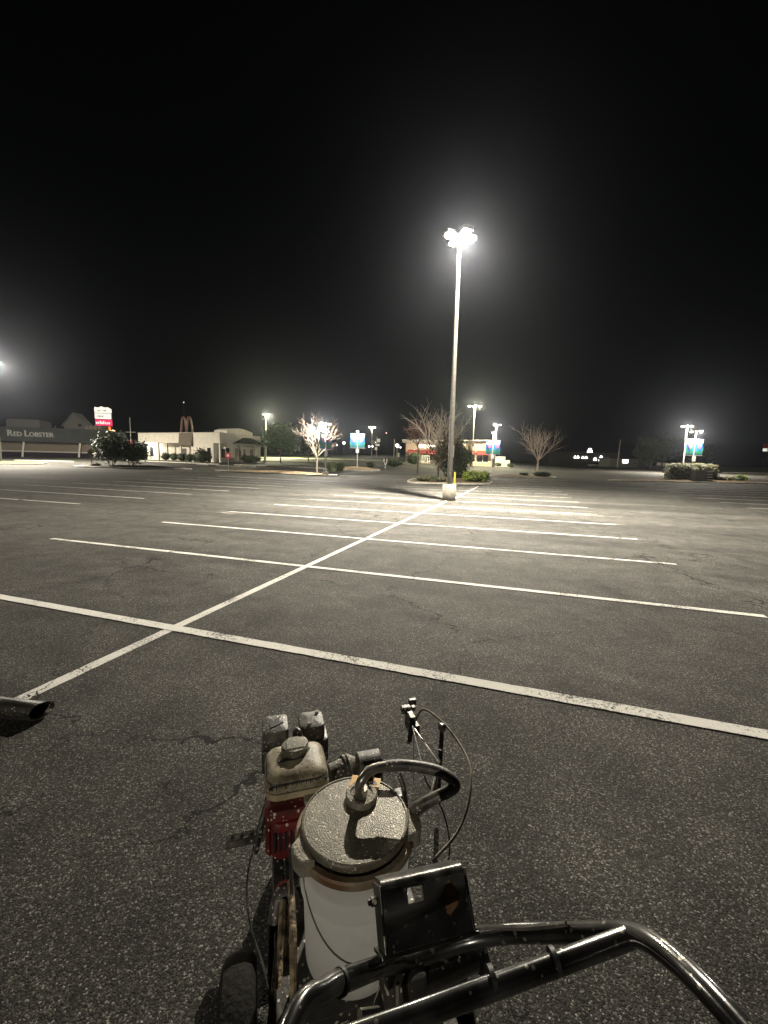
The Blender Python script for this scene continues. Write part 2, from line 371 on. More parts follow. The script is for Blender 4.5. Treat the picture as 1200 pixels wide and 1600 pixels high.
M['tyre'] = plain('tyre_rubber', (.009, .009, .009), .9, var=.4, scale=30, bump=.5, bscale=60, dirt=(.016, .015, .014), spec=.2)

# ------------------------------------------------------------------ ground
def build_ground():
    az = []; a = -180.0
    while a < 180.0:
        az.append(a); a += 1.0 if -58 <= a < 58 else 6.0
    rs = [1.5, 4, 8, 12, 16] + list(range(18, 140, 3)) + list(range(140, 420, 20)) + [500, 700, 1000, 1500]
    vs = [(VIEW.x, VIEW.y, 0.0)]; fs = []; n = len(az)
    for r in rs:
        for a in az:
            x, y = site(r*sin(radians(a)), r*cos(radians(a))); vs.append((x, y, land(x, y)))
    for k in range(n): fs.append((0, 1+(k+1) % n, 1+k))
    for i in range(len(rs)-1):
        for k in range(n):
            k2 = (k+1) % n; fs.append((1+i*n+k, 1+i*n+k2, 1+(i+1)*n+k2, 1+(i+1)*n+k))
    mb = MB(); mb.add(vs, fs); o = mb.build('parking_lot', M['asphalt'], smooth=True)
    return tag(o, 'worn grey asphalt of the empty parking lot', None, None, 'structure')
build_ground()

def strip(name, a, b, width, mat_, lift=0.004, step=None):
    a, b = Vector((*a, 0)), Vector((*b, 0)); d = b-a; step = step or (.05 if min((a-VIEW).length, (b-VIEW).length, ((a+b)/2-VIEW).length) < 9 else .3); n = max(1, int(d.length/step)); u = d.normalized(); s = Vector((-u.y, u.x, 0))*width/2
    vs = []; fs = []
    for i in range(n+1):
        p = a + d*i/n; far = max(0.0, (p-VIEW).length-20)
        j1, j2 = (.010*noise.noise(p*9+Vector((k_, 0, 0)))+.007*noise.noise(p*31+Vector((k_, 3, 0))) for k_ in (0, 50))
        for q in (p-s*(1+j1*9), p+s*(1+j2*9)): vs.append((q.x, q.y, land(q.x, q.y)+lift+far*0.0009))
    for i in range(n): fs.append((2*i, 2*i+2, 2*i+3, 2*i+1))
    mb = MB(); mb.add(vs, fs); o = mb.build(name, mat_); return tag(o, None, None, None, 'structure')
def patch(name, c, mat_, lift=0.03, nu=10, nv=6, label=None):        # sheet draped over the land between four (lateral, ahead) corners
    vs = []; fs = []
    for j in range(nv+1):
        for i in range(nu+1):
            u, v = i/nu, j/nv
            la = (c[0][0]*(1-u)+c[1][0]*u)*(1-v) + (c[3][0]*(1-u)+c[2][0]*u)*v
            de = (c[0][1]*(1-u)+c[1][1]*u)*(1-v) + (c[3][1]*(1-u)+c[2][1]*u)*v
            vs.append(ground_at(la, de, lift))
    for j in range(nv):
        for i in range(nu): fs.append((j*(nu+1)+i, j*(nu+1)+i+1, (j+1)*(nu+1)+i+1, (j+1)*(nu+1)+i))
    mb = MB(); mb.add(vs, fs); o = mb.build(name, mat_, smooth=True); return tag(o, label, None, None, 'structure')

SP = 2.74
strip('centre_line', (0.0, -1.5), (0.0, 19.1), .108, M['stripe'], .004)
strip('centre_line', (0.12, 19.9), (0.12, 33.5), .115, M['stripe'], .004)
for k in range(1, 14):
    y = SP*k; wob = 0.05*sin(k*2.3)
    l, r = -5.85+wob, 6.05-wob
    if k == 1: l, r = -6.3, 6.3
    if k == 7:
        strip('stall_line', (l, y), (-.36, y), .115, M['stripe'], .008); strip('stall_line', (.42, y), (r, y), .115, M['stripe'], .008)
    else: strip('stall_line', (l, y), (r, y), .118 if k == 1 else .105, M['stripe'], .008)
for x0, x1, y in ((5.95, 6.38, 5*SP+.10), (1.0, 6.75, 6*SP-.42), (-6.1, -5.0, 4*SP-.3), (-6.6, -4.0, 6*SP-.34), (-6.3, -5.6, 4*SP+.03)):
    strip('faded_stall_line', (x0, y), (x1, y), .14, M['old_stripe'], .006)
for k in range(0, 9):
    strip('stall_line', (-23.8, 10.35+2.72*k), (-11.85, 10.35+2.72*k), .125, M['stripe'], .008)
for k in range(0, 9):
    strip('stall_line', (13.4, 23.2+SP*k), (25.2, 23.2+SP*k), .125, M['stripe'], .008)
strip('centre_line', (19.3, 26), (19.3, 45), .10, M['old_stripe'], .004)
for k in range(0, 5):
    strip('stall_line', (-23.8, 38+2.72*k), (-12.5, 38+2.72*k), .10, M['old_stripe'], .008)

def smooth_loop(pts, n=56):
    P = [Vector((x, y, 0)) for x, y in pts]; m = len(P); R = []
    for i in range(m):
        a, b, c, d = P[i-1], P[i], P[(i+1) % m], P[(i+2) % m]
        for j in range(max(2, n//m)):
            t = j/max(2, n//m)
            R.append(0.5*((2*b)+(c-a)*t+(2*a-5*b+4*c-d)*t*t+(3*b-a-3*c+d)*t**3))
    return R
def island(name, pts, mat_, mound=.25, label=None, kerbmat=None):    # planted island: kerb ring and a heaped, uneven bed; pts as (lateral, ahead)
    L = [Vector(site(p.x, p.y)).to_3d() for p in smooth_loop(pts)]
    n = len(L); c = sum(L, Vector())/n
    def at(p, s, dz):
        q = c + (p-c)*s; return Vector((q.x, q.y, land(q.x, q.y)+dz))
    vs = []; fs = []
    d = max((p-c).length for p in L); k = max(.8, 1-.16/min((p-c).length for p in L))
    for (s, dz) in ((1.0, -.2), (1.0, .13), (k, .14), (k, -.05)): vs += [at(p, s, dz) for p in L]
    for i in range(3):
        for j in range(n): fs.append((i*n+j, i*n+(j+1) % n, (i+1)*n+(j+1) % n, (i+1)*n+j))
    mb = MB(); mb.add(vs, fs); kb = mb.build('kerb', kerbmat or M['kerb']); tag(kb, None, None, None, 'structure')
    vs = []; fs = []; rings = [k*.995, .8*k, .6*k, .4*k, .2*k]
    for i, s in enumerate(rings):
        for p in L:
            q = at(p, s, 0); h = .11 + mound*(1-(s/k)**2) + .10*noise.noise(Vector((q.x*1.3, q.y*1.3, 3)))*(1 if i else 0)
            vs.append(Vector((q.x, q.y, q.z+h)))
    vs.append(at(c, 1, .11+mound)); ti = len(vs)-1
    for i in range(len(rings)-1):
        for j in range(n): fs.append((i*n+j, i*n+(j+1) % n, (i+1)*n+(j+1) % n, (i+1)*n+j))
    for j in range(n): fs.append(((len(rings)-1)*n+j, (len(rings)-1)*n+(j+1) % n, ti))
    mb = MB(); mb.add(vs, fs); o = mb.build(name, mat_, smooth=True); tag(o, label, None, None, 'structure'); return o
island('planting_island', [(-39.5, 55), (-38.5, 52.2), (-31, 51.8), (-25.0, 50.6), (-24.3, 52), (-31, 55.4)], M['dark_mulch'], .22)
island('planting_island', [(-60, 57.6), (-56, 55.2), (-48.5, 56), (-47.3, 57.6), (-49, 59.5), (-57, 60)], M['grass'], .2)
island('planting_island', [(-19.6, 49.6), (-18.5, 47.6), (-12, 45.8), (-6.3, 43.9), (-5.2, 45), (-6.2, 47), (-12, 49)], M['tan_mulch'], .22)
island('planting_island', [(-8.6, 60), (-7.6, 57.6), (-3, 57.3), (-.8, 58.6), (-1.4, 62.5), (-5, 64)], M['tan_mulch'], .35)
island('planting_island', [(2.0, 37.2), (4, 35.8), (8.5, 36.2), (9.9, 38.2), (10.3, 44), (8, 46.5), (4, 45)], M['mulch'], .25)
island('planting_island', [(12.9, 53.2), (13.4, 51.2), (18, 50.6), (20.6, 51.4), (22.5, 55), (20.5, 58), (14.4, 56)], M['tan_mulch'], .22)
island('planting_island', [(26.6, 49), (27.3, 47.4), (34, 46.5), (42.5, 46.0), (43.9, 47.3), (42.5, 50.5), (34, 50.5)], M['mulch'], .2)
patch('grass_verge', [(-46.5, 75.5), (-26.5, 66.5), (-27.5, 69.5), (-46.5, 79)], M['grass'], .10)
patch('mulch_bed', [(-18.6, 64), (-9, 62), (-9, 66), (-18.6, 68)], M['dark_mulch'], .08)
patch('mulch_bed', [(-8, 64), (1.2, 62.5), (1.2, 65.5), (-8, 67)], M['dark_mulch'], .08)
patch('grass_verge', [(-40, 118), (3, 96), (3, 104), (-40, 130)], M['grass'], .12, 16)
patch('grass_verge', [(-26, 84), (-8, 80), (-8, 84), (-26, 88)], M['grass'], .12, 16)
patch('grass_verge', [(74, 92), (118, 92), (120, 104), (74, 100)], M['grass'], .5, 16)
patch('grass_verge', [(30, 125), (118, 128), (140, 170), (30, 170)], M['grass'], .2, 16)
patch('grass_verge', [(-60, 68), (-49, 66), (-49, 68.5), (-60, 70.5)], M['grass'], .10)
def kerb_line(pts, w_=.18, h_=.14):
    for a, b in zip(pts, pts[1:]):
        n = max(1, int((Vector(b)-Vector(a)).length/3)); vs = []; fs = []
        for i in range(n+1):
            t = i/n; la, de = a[0]+(b[0]-a[0])*t, a[1]+(b[1]-a[1])*t
            for (dd, dz) in ((-w_/2, -.1), (-w_/2, h_), (w_/2, h_), (w_/2, -.1)): vs.append(ground_at(la, de+dd, dz))
        for i in range(n):
            for k in range(3): fs.append((4*i+k, 4*i+4+k, 4*i+5+k, 4*i+1+k))
        mb = MB(); mb.add(vs, fs); tag(mb.build('kerb', M['kerb']), None, None, None, 'structure')
kerb_line([(-46.5, 75.2), (-26.3, 66.2)]); kerb_line([(-60, 67.6), (-49, 65.7)]); kerb_line([(-24, 66.5), (-9, 61.8)])
kerb_line([(74, 91.5), (118, 91.5)]); kerb_line([(-40, 117.5), (3, 95.5)])
for la, de, L, lab in ((-28, 64, 1.9, 'leftmost low concrete wheel stop, left of the red octagonal sign'), (-24.5, 62.5, 1.9, 'low concrete wheel stop just left of the red octagonal sign, before the restaurant'), (-22.3, 61.8, 1.9, 'low concrete wheel stop just right of the red octagonal sign'), (-19.8, 61.2, 1.9, 'rightmost low concrete wheel stop before the restaurant porch')):
    p = ground_at(la, de); o = MB().box((0, 0, .06), (L, .16, .13), taper=.93).build('wheel_stop', M['kerb'], loc=p); o.rotation_euler = (0, 0, .2)
    tag(o, lab, 'wheel stop', 'wheel stops by the white restaurant')

# ------------------------------------------------------------------ lamp posts
def lamp_light(name, loc, power, col, parent, radius=.12):
    ld = bpy.data.lights.new(name, 'POINT'); ld.energy = power; ld.color = col; ld.shadow_soft_size = radius*.6
    o = bpy.data.objects.new(name, ld); COL.objects.link(o); o.parent = parent; o.location = loc; return o
def lamp_post(label, lat, dep, H, heads, power, turn=0.0, r=(.10, .07), col=WARM, arm=.55, base=.0, lens='lens', group='parking lot lamp posts', polem='pole', hs=1.0, loc=None, pool=0, spread=143):
    p = Vector(loc) if loc else ground_at(lat, dep)
    t = thing('lamp_post', label, 'lamp post', p, 0, group)
    if base:
        MB().lathe([(.30, -.15), (.32, 0), (.32, base-.04), (.29, base), (0, base)], n=28).build('concrete_base', M['concrete'], t, True)
    mb = MB(); mb.cyl((0, 0, max(0, base-.02)), (0, 0, H), r[0], r[1], 12); mb.box((0, 0, base+.02), (r[0]*3.4, r[0]*3.4, .04)); mb.build('pole', M[polem], t, True)
    best = None
    for k in range(heads):
        a = turn + 2*pi*k/heads; d = Vector((cos(a), sin(a), 0)); R = Matrix.Rotation(a, 3, 'Z')
        mb = MB(); mb.cyl(d*.02 + Vector((0, 0, H-.06)), d*(arm-.1*hs) + Vector((0, 0, H)), .028, .028, 8)
        mb.rbox(d*(arm+.12*hs) + Vector((0, 0, H+.02)), (.5*hs, .36*hs, .14*hs), .05*hs, 3, R); hd = mb.build('lamp_head', M['fixture'], t, True)
        mb = MB(); c = d*(arm+.12*hs) + Vector((0, 0, H-.05*hs)); mb.ball(c, (.40*hs, .28*hs, .20*hs), 12); mb.build('lens', M[lens], hd, True)
        if best is None or d.dot((VIEW-p).normalized()) > best[0]: best = (d.dot((VIEW-p).normalized()), c - Vector((0, 0, .16)))
    lamp_light('lamp_light', best[1], power, col, t)
    if pool:
        ld = bpy.data.lights.new('lamp_beam', 'SPOT'); ld.energy = pool; ld.color = col; ld.shadow_soft_size = .06; ld.spot_size = radians(spread); ld.spot_blend = .8
        o = bpy.data.objects.new('lamp_beam', ld); COL.objects.link(o); o.parent = t; o.location = best[1]
    return t
lot = lambda px, D, H: None
main = lamp_post('tall lit four-headed lamp post on a round concrete base in the stall row', 0, 0, 11.9, 4, LAMP_POWER, radians(40), (.125, .075), WARM, .30, .77, loc=(0.04, 19.5, 0), hs=1.35, pool=POOL_POWER)
MB().box((.135, -.02, 2.35), (.012, .16, .55)).build('sign_plate', M['white_paint'], main)
for k in range(4):
    a = pi/4+k*pi/2; MB().cyl((.2*cos(a), .2*sin(a), .76), (.2*cos(a), .2*sin(a), .84), .016, n=6).build('anchor_bolt', M['pole'], main)
MB().rbox((0, -.13, 1.2), (.11, .02, .2), .02).build('hand_hole_cover', M['pole'], main)
for i, (dx) in enumerate((5.40, 5.72)):
    p = ground_at(dx, 34.0); t = thing('bollard', ['yellow steel bollard behind the main lamp post, the left one of the pair', 'yellow steel bollard behind the main lamp post, the right one of the pair'][i], 'bollard', p, 0, 'yellow bollards')
    MB().lathe([(.085, -.1), (.085, 1.02), (.075, 1.07), (.045, 1.10), (0, 1.11)], n=16).build('post', M['yellow'], t, True)

lamp_post('assumed lit four-headed lamp post behind the viewer, added on the stall row as fill light', 0, 0, 11.9, 4, 14000, radians(40), (.125, .075), WARM, .42, .77, loc=(0.0, -36, 0))  # unseen lamp post, assumed and added as fill light on the pail's near side
lamp_post('lamp post at the left edge of the photo, standing on the grass island', -52.75, 57.3, 13.4, 2, 24000, .5, pool=90000, spread=156, group='tall lamp posts of the lot')
lamp_post('tall lamp post behind the round green tree beside the white restaurant', -29.9, 105, 10.9, 2, 22000, .3, pool=60000, spread=156, col=(1, .95, .6), lens='lens_far', group='tall lamp posts of the lot')
lamp_post('tall lamp post rising behind the right tulip banner of the centre pole', -4.4, 135, 9.3, 3, 18000, .9, col=(1, .95, .75), lens='lens_far', group='tall lamp posts of the lot', hs=1.8, arm=.7)
lamp_post('tall pale lamp post just right of the main lamp post', 17.5, 84, 12.0, 4, 22000, .2, pool=26000, spread=156, col=(1, .93, .62), lens='lens_far', group='tall lamp posts of the lot', hs=1.3, arm=.9)
lamp_post('lamp post standing behind the bannered pole by the bare tree on the right', 28.8, 110, 10.3, 3, 14000, .2, lens='lens_far', group='tall lamp posts of the lot', hs=1.3, arm=.8, polem='pole_white')
lamp_post('lamp post behind the bannered pole in the clipped hedge', 57.0, 80, 9.0, 3, 12000, .2, pool=45000, spread=158, lens='lens_far', group='tall lamp posts of the lot', hs=1.2, arm=.7, polem='pole_white')

def tulip(mb, cx, cz, s, mi, y):
    mb.mi = mi
    pts = [(0, -.5), (.32, -.38), (.42, -.05), (.36, .45), (.18, .2), (0, .5), (-.18, .2), (-.36, .45), (-.42, -.05), (-.32, -.38)]
    mb.add([(cx+x*s, y, cz+z*s) for x, z in pts], [tuple(range(len(pts)))])
def banner_post(label, lat, dep, turn, H=5.75, z0=3.0, z1=5.1, power=3000, base=0.0, wd=.98, box=True, head_turn=pi/2):
    t = lamp_post(label, lat, dep, H, 2, power, turn+head_turn, (.065, .05), COOL, .55, base, 'lens_far', 'bannered lamp posts', 'pole_white', .9)
    R = Matrix.Rotation(turn, 4, 'Z')
    for z in (z0, z1):
        mb = MB(); mb.cyl((-wd-.14, 0, z), (wd+.14, 0, z), .022, n=8); mb.mi = 0
        o = mb.build('banner_arm', M['pole_white'], t); o.rotation_euler = (0, 0, turn)
    for s in (-1, 1):
        mb = MB(); x0, x1 = s*.10, s*(wd+.08); n = 6
        lo, hi = min(x0, x1), max(x0, x1); H_ = z1-z0-.06; zz = z0+.03
        for f in (-.004, .004):
            vs = []; fs = []
            for j in range(n+1):
                for i in range(n+1):
                    u, v = i/n, j/n; vs.append((lo+(hi-lo)*u, f+.03*sin(v*3.1)*sin(u*5+1), zz+H_*v))
            for j in range(n):
                for i in range(n): fs.append((j*(n+1)+i, j*(n+1)+i+1, (j+1)*(n+1)+i+1, (j+1)*(n+1)+i))
            mb.add(vs, fs)
        cx_ = (lo+hi)/2
        for y in (-.05, .05):
            mb.mi = 1
            for (lx, lw, lh, sk) in ((-.26, .13, .9, -.2), (0, .14, 1.0, .02), (.25, .13, .85, .2), (-.12, .1, .7, .12), (.14, .1, .75, -.1)):
                a = [(cx_+lx-lw, y, zz+.12), (cx_+lx+lw, y, zz+.12), (cx_+lx+sk+lw*.6, y, zz+.12+lh*.6), (cx_+lx+sk*1.3, y, zz+.12+lh), (cx_+lx+sk-lw*.7, y, zz+.12+lh*.55)]
                mb.add(a, [(0, 1, 2, 3, 4)])
            tulip(mb, cx_-.20, zz+H_*.80, .44, 2, y*1.04); tulip(mb, cx_+.24, zz+H_*.84, .42, 4, y*1.08); tulip(mb, cx_+.03, zz+H_*.56, .46, 3, y*1.12)
        o = mb.build('banner', [M['banner_blue'], M['banner_green'], M['banner_yellow'], M['banner_pink'], M['banner_white']], t, fix=False); o.rotation_euler = (0, 0, turn)
    if box:
        o = MB().rbox((0, -.08, z0-.42), (.46, .06, .58), .03).build('sign_plate', M['white_paint'], t); o.rotation_euler = (0, 0, turn)
    return t
VA = -YAW
banner_post('bannered lamp post beside the floodlit pale bare tree, banners seen nearly edge-on', -6.45, 45.2, VA+1.05, 5.6, 2.85, 4.7, 9000, .45, .85, head_turn=0.0)
banner_post('bannered lamp post on the pale mulch mound, two tulip banners square to the lot', -4.1, 61.5, VA, 5.6, 3.15, 5.2, 1700, .25)
banner_post('bannered lamp post in front of the beige trash enclosure', 16.0, 62.5, VA, 6.1, 2.85, 4.85, 3000, .2)
banner_post('bannered lamp post rising out of the clipped hedge', 36.15, 49.2, VA+.10, 5.9, 3.1, 4.95, 3200)

# ------------------------------------------------------------------ trees, shrubs, hedges
def leaf_cloud(mb, c, d, n, size, rnd, clumps=14, flat=.9, fill=.55):
    c = Vector(c); cl = []
    for _ in range(clumps):
        v = Vector((rnd.gauss(0, 1), rnd.gauss(0, 1), rnd.gauss(0, 1))).normalized()*(fill+(1-fill)*rnd.random())
        cl.append(Vector((v.x*d[0]/2, v.y*d[1]/2, v.z*d[2]/2))*.82)
    cs = min(d)*.20
    for i in range(n):
        q = cl[i % clumps]; o = Vector((rnd.gauss(0, 1), rnd.gauss(0, 1), rnd.gauss(0, 1)*flat))*cs*.75
        p = c + q + o
        u = Vector((rnd.gauss(0, 1), rnd.gauss(0, 1), rnd.gauss(0, .7))).normalized(); v = u.orthogonal().normalized()
        s = size*(.6+.8*rnd.random())
        mb.add([p-u*s, p+v*s*.55, p+u*s, p-v*s*.55], [(0, 1, 2, 3)])
def limb(mb, a, b, r0, r1, rnd, n=6, k=4, bend=.12):
    a, b = Vector(a), Vector(b); L = (b-a).length; P = []
    off = Vector((rnd.uniform(-1, 1), rnd.uniform(-1, 1), rnd.uniform(-.3, .6)))*L*bend
    for i in range(k+1):
        t = i/k; P.append(a.lerp(b, t) + off*4*t*(1-t)*.6)
    mb.tube(P, [r0+(r1-r0)*i/k for i in range(k+1)], n, False); return P
def leafy_tree(label, lat, dep, H, W, trunk_h, leaf, seed, n=2600, size=.2, stems=1, trunk_r=.12, group='leafy trees', name='leafy_tree', z=.1, clumps=26, lean=0):
    rnd = random.Random(seed); p = ground_at(lat, dep, z); t = thing(name, label, 'tree', p, rnd.random()*3, group)
    mb = MB(); top = trunk_h + (H-trunk_h)*.45
    for s in range(stems):
        a = 2*pi*s/max(1, stems)+seed
        e = Vector((cos(a)*W*.18*(stems > 1), sin(a)*W*.18*(stems > 1), trunk_h*1.15))
        limb(mb, (0, 0, -.3), e, trunk_r, trunk_r*.7, rnd)
        for q in range(5):
            b = a+q*1.3+rnd.random(); limb(mb, e*.9, e + Vector((cos(b)*W*.33, sin(b)*W*.33, (H-trunk_h)*rnd.uniform(.25, .65))), trunk_r*.55, .02, rnd, 5)
    mb.build('trunk', M['dark_bark'], t, True)
    mb = MB(); zc = trunk_h*.85 + (H-trunk_h*.85)/2
    leaf_cloud(mb, (0, 0, zc), (W, W, H-trunk_h*.85), n, size, rnd, clumps)
    leaf_cloud(mb, (0, 0, zc), (W*.7, W*.7, (H-trunk_h*.85)*.7), n//3, size, rnd, 10, fill=.1)
    mb.build('crown', leaf, t, fix=False); return t
def bare_tree(label, lat, dep, H, W, seed, bark, twig, fork=.28, levels=4, r=.14, bud=None, nb=0, group='bare trees', z=.15, kids=(5, 4, 3, 3), budsize=.06, leanx=0.0):
    rnd = random.Random(seed); p = ground_at(lat, dep, z); t = thing('bare_tree', label, 'tree', p, 0, group)
    mt = MB(); mc = MB(); mbud = MB(); ends = []
    f = Vector((leanx, 0, H*fork)); limb(mt, (0, 0, -.3), f, r, r*.75, rnd, 9, 5, .04)
    def grow(a, d, L, r0, lev):
        b = a + d*L; P = limb(mt if lev == 1 else mc, a, b, r0, r0*.45, rnd, 6 if lev < 3 else 4, 4 if lev < 3 else 2, .10)
        if lev >= levels: ends.append((a, b)); return
        for k in range(kids[min(lev, len(kids)-1)]):
            tt = .35 + .65*(k+rnd.random()*.6)/kids[min(lev, len(kids)-1)]
            q = P[min(len(P)-1, int(tt*(len(P)-1)+.5))]
            v = Vector((rnd.gauss(0, 1), rnd.gauss(0, 1), rnd.gauss(.25, .6))).normalized()
            nd = (d*1.0 + v*.75).normalized()
            grow(q, nd, L*rnd.uniform(.5, .72), max(r0*.5, .008), lev+1)
    for k in range(kids[0]):
        a = 2*pi*k/kids[0] + rnd.random()*.7; sp = rnd.uniform(.45, 1.0) if k else .1
        top = Vector((cos(a)*W/2*sp, sin(a)*W/2*sp, (H-f.z)*rnd.uniform(.45, .8) if sp > .7 else (H-f.z)*.8))
        grow(f*(.75+.25*rnd.random()), top.normalized(), top.length*.62, r*.5, 1)
    mt.build('trunk', bark, t, True); cr = mc.build('branches', twig, t)
    if nb:
        for i in range(nb):
            a, b = ends[rnd.randrange(len(ends))]; p = a.lerp(b, rnd.random()) + Vector((rnd.gauss(0, .05), rnd.gauss(0, .05), rnd.gauss(0, .05)))
            u = Vector((rnd.gauss(0, 1), rnd.gauss(0, 1), rnd.gauss(0, 1))).normalized(); v = u.orthogonal().normalized(); s = budsize*rnd.uniform(.6, 1.5)
            mbud.add([p-u*s, p+v*s*.6, p+u*s, p-v*s*.6], [(0, 1, 2, 3)])
        o = mbud.build('buds', bud, t, fix=False); o['kind'] = 'stuff'
    return t
def shrub(label, lat, dep, d, leaf, seed, n=700, size=.10, cat='shrub', name='shrub', z=.15, group=None, core=True, clumps=30, loc=None):
    rnd = random.Random(seed); p = ground_at(lat, dep, z); t = thing(name, label, cat, p, VA, group)
    mb = MB(); leaf_cloud(mb, (0, 0, d[2]*.5), (d[0], d[1], d[2]*.95), n, size, rnd, clumps, fill=.8)
    mb.build('foliage', leaf, t, fix=False)
    if core:
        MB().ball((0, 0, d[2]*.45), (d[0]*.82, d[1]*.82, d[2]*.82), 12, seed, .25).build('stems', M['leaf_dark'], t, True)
    return t
def hedge(label, lat, dep, d, leaf, seed, n=3000, size=.11, z=.1, group=None, round_=.25):
    rnd = random.Random(seed); p = ground_at(lat, dep, z); t = thing('clipped_hedge', label, 'hedge', p, VA, group)
    mb = MB()
    for i in range(n):
        u, v = rnd.uniform(-1, 1), rnd.uniform(-1, 1); k = rnd.random()
        if k < .45: q = Vector((u, -1, v))
        elif k < .8: q = Vector((u, v, 1))
        elif k < .9: q = Vector((1 if u > 0 else -1, u*.9, v))
        else: q = Vector((u, 1, v))
        e = (abs(q.x)**3.6+abs(q.y)**3.6+abs(q.z)**3.6)**(1/3.6); q = q/e
        q *= 1+.16*noise.noise(Vector((q.x*3.2*d[0]/d[2], q.y*3, q.z*3+seed)))+rnd.gauss(0, .025)
        c = Vector((q.x*d[0]/2, q.y*d[1]/2, d[2]/2+q.z*d[2]/2))
        a = Vector((rnd.gauss(0, 1), rnd.gauss(0, 1), rnd.gauss(0, 1))).normalized(); b = a.orthogonal().normalized(); s = size*rnd.uniform(.6, 1.4)
        mb.add([c-a*s, c+b*s*.55, c+a*s, c-b*s*.55], [(0, 1, 2, 3)])
    mb.build('foliage', leaf, t, fix=False)
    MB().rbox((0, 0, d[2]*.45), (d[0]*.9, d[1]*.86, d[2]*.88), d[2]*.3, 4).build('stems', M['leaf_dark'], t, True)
    return t
leafy_tree('dark multi-stemmed shrubby tree on the left island, the taller of two', -34.9, 53.2, 4.15, 3.9, 1.1, M['leaf_dark'], 3, 2600, .17, 3, .07, name='shrubby_tree', group='shrubby trees on the left island')
leafy_tree('dark spreading shrubby tree on the left island, the lower of two', -32.2, 53.4, 3.2, 3.6, .8, M['leaf_dark'], 5, 2400, .16, 4, .06, name='shrubby_tree', group='shrubby trees on the left island')
shrub('small low dark shrub at the foot of the left island trees', -36.6, 52.8, (1.5, .8, .4), M['leaf_dark'], 8, 160, .09)
shrub('small clipped bush on the grass island at the left edge', -54.6, 57.0, (2.2, 1.6, .8), M['leaf_olive'], 9, 300, .11)
leafy_tree('round green leafy tree right of the white restaurant', -19.4, 77.5, 6.9, 6.6, 2.0, M['leaf_green'], 12, 3400, .26, 1, .14)
leafy_tree('dark tree half hidden behind the round green tree', -15.5, 84, 6.2, 5.2, 1.8, M['leaf_dark'], 14, 1800, .26, 1, .12)
bare_tree('floodlit pale bare tree beside the bannered post, on the long mulch island', -7.55, 46.4, 6.3, 6.2, 21, M['pale_bark'], M['pale_bark'], .30, 4, .13, M['bud'], 2600, kids=(7, 4, 3, 3), budsize=.05)
bare_tree('dim bare tree standing behind the floodlit pale tree', -8.6, 60, 8.6, 5.2, 23, M['dark_bark'], M['dark_bark'], .3, 4, .12, M['redbud'], 500, kids=(6, 4, 3, 3))
bare_tree('large bare tree behind the main lamp post, branches fanning upward', 5.7, 44.5, 8.1, 7.2, 31, M['bark'], M['twig'], .22, 4, .14, None, 0, kids=(8, 5, 4, 3))
bare_tree('russet bare tree in front of the brick restaurant', 4.2, 54, 6.9, 5.0, 33, M['dark_bark'], M['dark_bark'], .56, 4, .13, M['redbud'], 2600, kids=(7, 4, 4, 3), budsize=.07)
leafy_tree('bushy russet-brown tree just behind the main lamp post', 6.35, 43.0, 4.3, 3.1, .8, M['brown_leaf'], 35, 1700, .17, 3, .08, name='shrubby_tree', z=.25)
leafy_tree('bushy yellow-green tree right of the main lamp post', 7.9, 45.5, 4.2, 3.0, .8, M['leaf_green'], 37, 1500, .15, 2, .06, name='shrubby_tree', z=.25)
bare_tree('wide spreading bare tree on the island right of the main lamp post', 20.3, 55.5, 6.9, 6.6, 41, M['twig'], M['twig'], .30, 4, .14, M['bud'], 600, kids=(8, 5, 3, 3), budsize=.05)
leafy_tree('far dark tree against the sky, left of the clipped hedge', 69.8, 110, 8.6, 11, 2, M['leaf_dark'], 43, 1800, .4, 1, .2, name='leafy_tree')
leafy_tree('distant dark treetop right of the clipped hedge lamp posts', 84, 112, 6.5, 9, 1.5, M['leaf_dark'], 45, 1400, .4, 1, .2)
leafy_tree('dim leafy tree at the far right beyond the pavement', 118, 124, 7.5, 10, 1.5, M['leaf_dark'], 47, 1400, .4, 1, .2)
shrub('round yellow-green shrub at the front of the lamp post island', 8.0, 37.3, (2.3, 1.7, 1.0), M['leaf_yellow'], 51, 1100, .09)
shrub('dark clipped round bush beside the yellow-green shrub', 7.0, 41.0, (2.5, 2.0, 1.9), M['leaf_dark'], 52, 1000, .10)
shrub('small dark round shrub at the right tip of the lamp post island', 9.55, 39.6, (.9, .8, .85), M['leaf_mid'], 53, 300, .08)
shrub('low brownish ground shrub left of the main lamp post', 3.4, 36.9, (1.5, .9, .5), M['leaf_olive'], 54, 300, .08)
shrub('low brown shrub hugging the main lamp post island front', 4.9, 36.6, (1.3, .8, .4), M['leaf_olive'], 55, 260, .08)
shrub('low green shrub under the spreading bare tree, the wider of two', 19.9, 52.6, (2.7, 1.4, .7), M['leaf_mid'], 56, 500, .09)
shrub('low green shrub under the spreading bare tree, the left small one', 17.6, 52.9, (1.3, .9, .55), M['leaf_mid'], 57, 260, .08)
hedge('long clipped olive hedge on the right island round a bannered post', 35.8, 48.9, (6.2, 2.0, 2.0), M['leaf_olive'], 61, 4200, .11)
hedge('short low block of the clipped hedge, front right on the island', 39.4, 48.2, (1.9, 1.2, .55), M['leaf_olive'], 62, 500, .10)
shrub('small bright yellow-green mounded shrub right of the clipped hedge', 41.6, 48.7, (1.6, 1.3, .75), M['leaf_yellow'], 63, 700, .08)
shrub('big dark clipped ball bush by the corner of the white restaurant', -30.4, 69.5, (3.1, 2.4, 2.3), M['leaf_dark'], 64, 1500, .11)
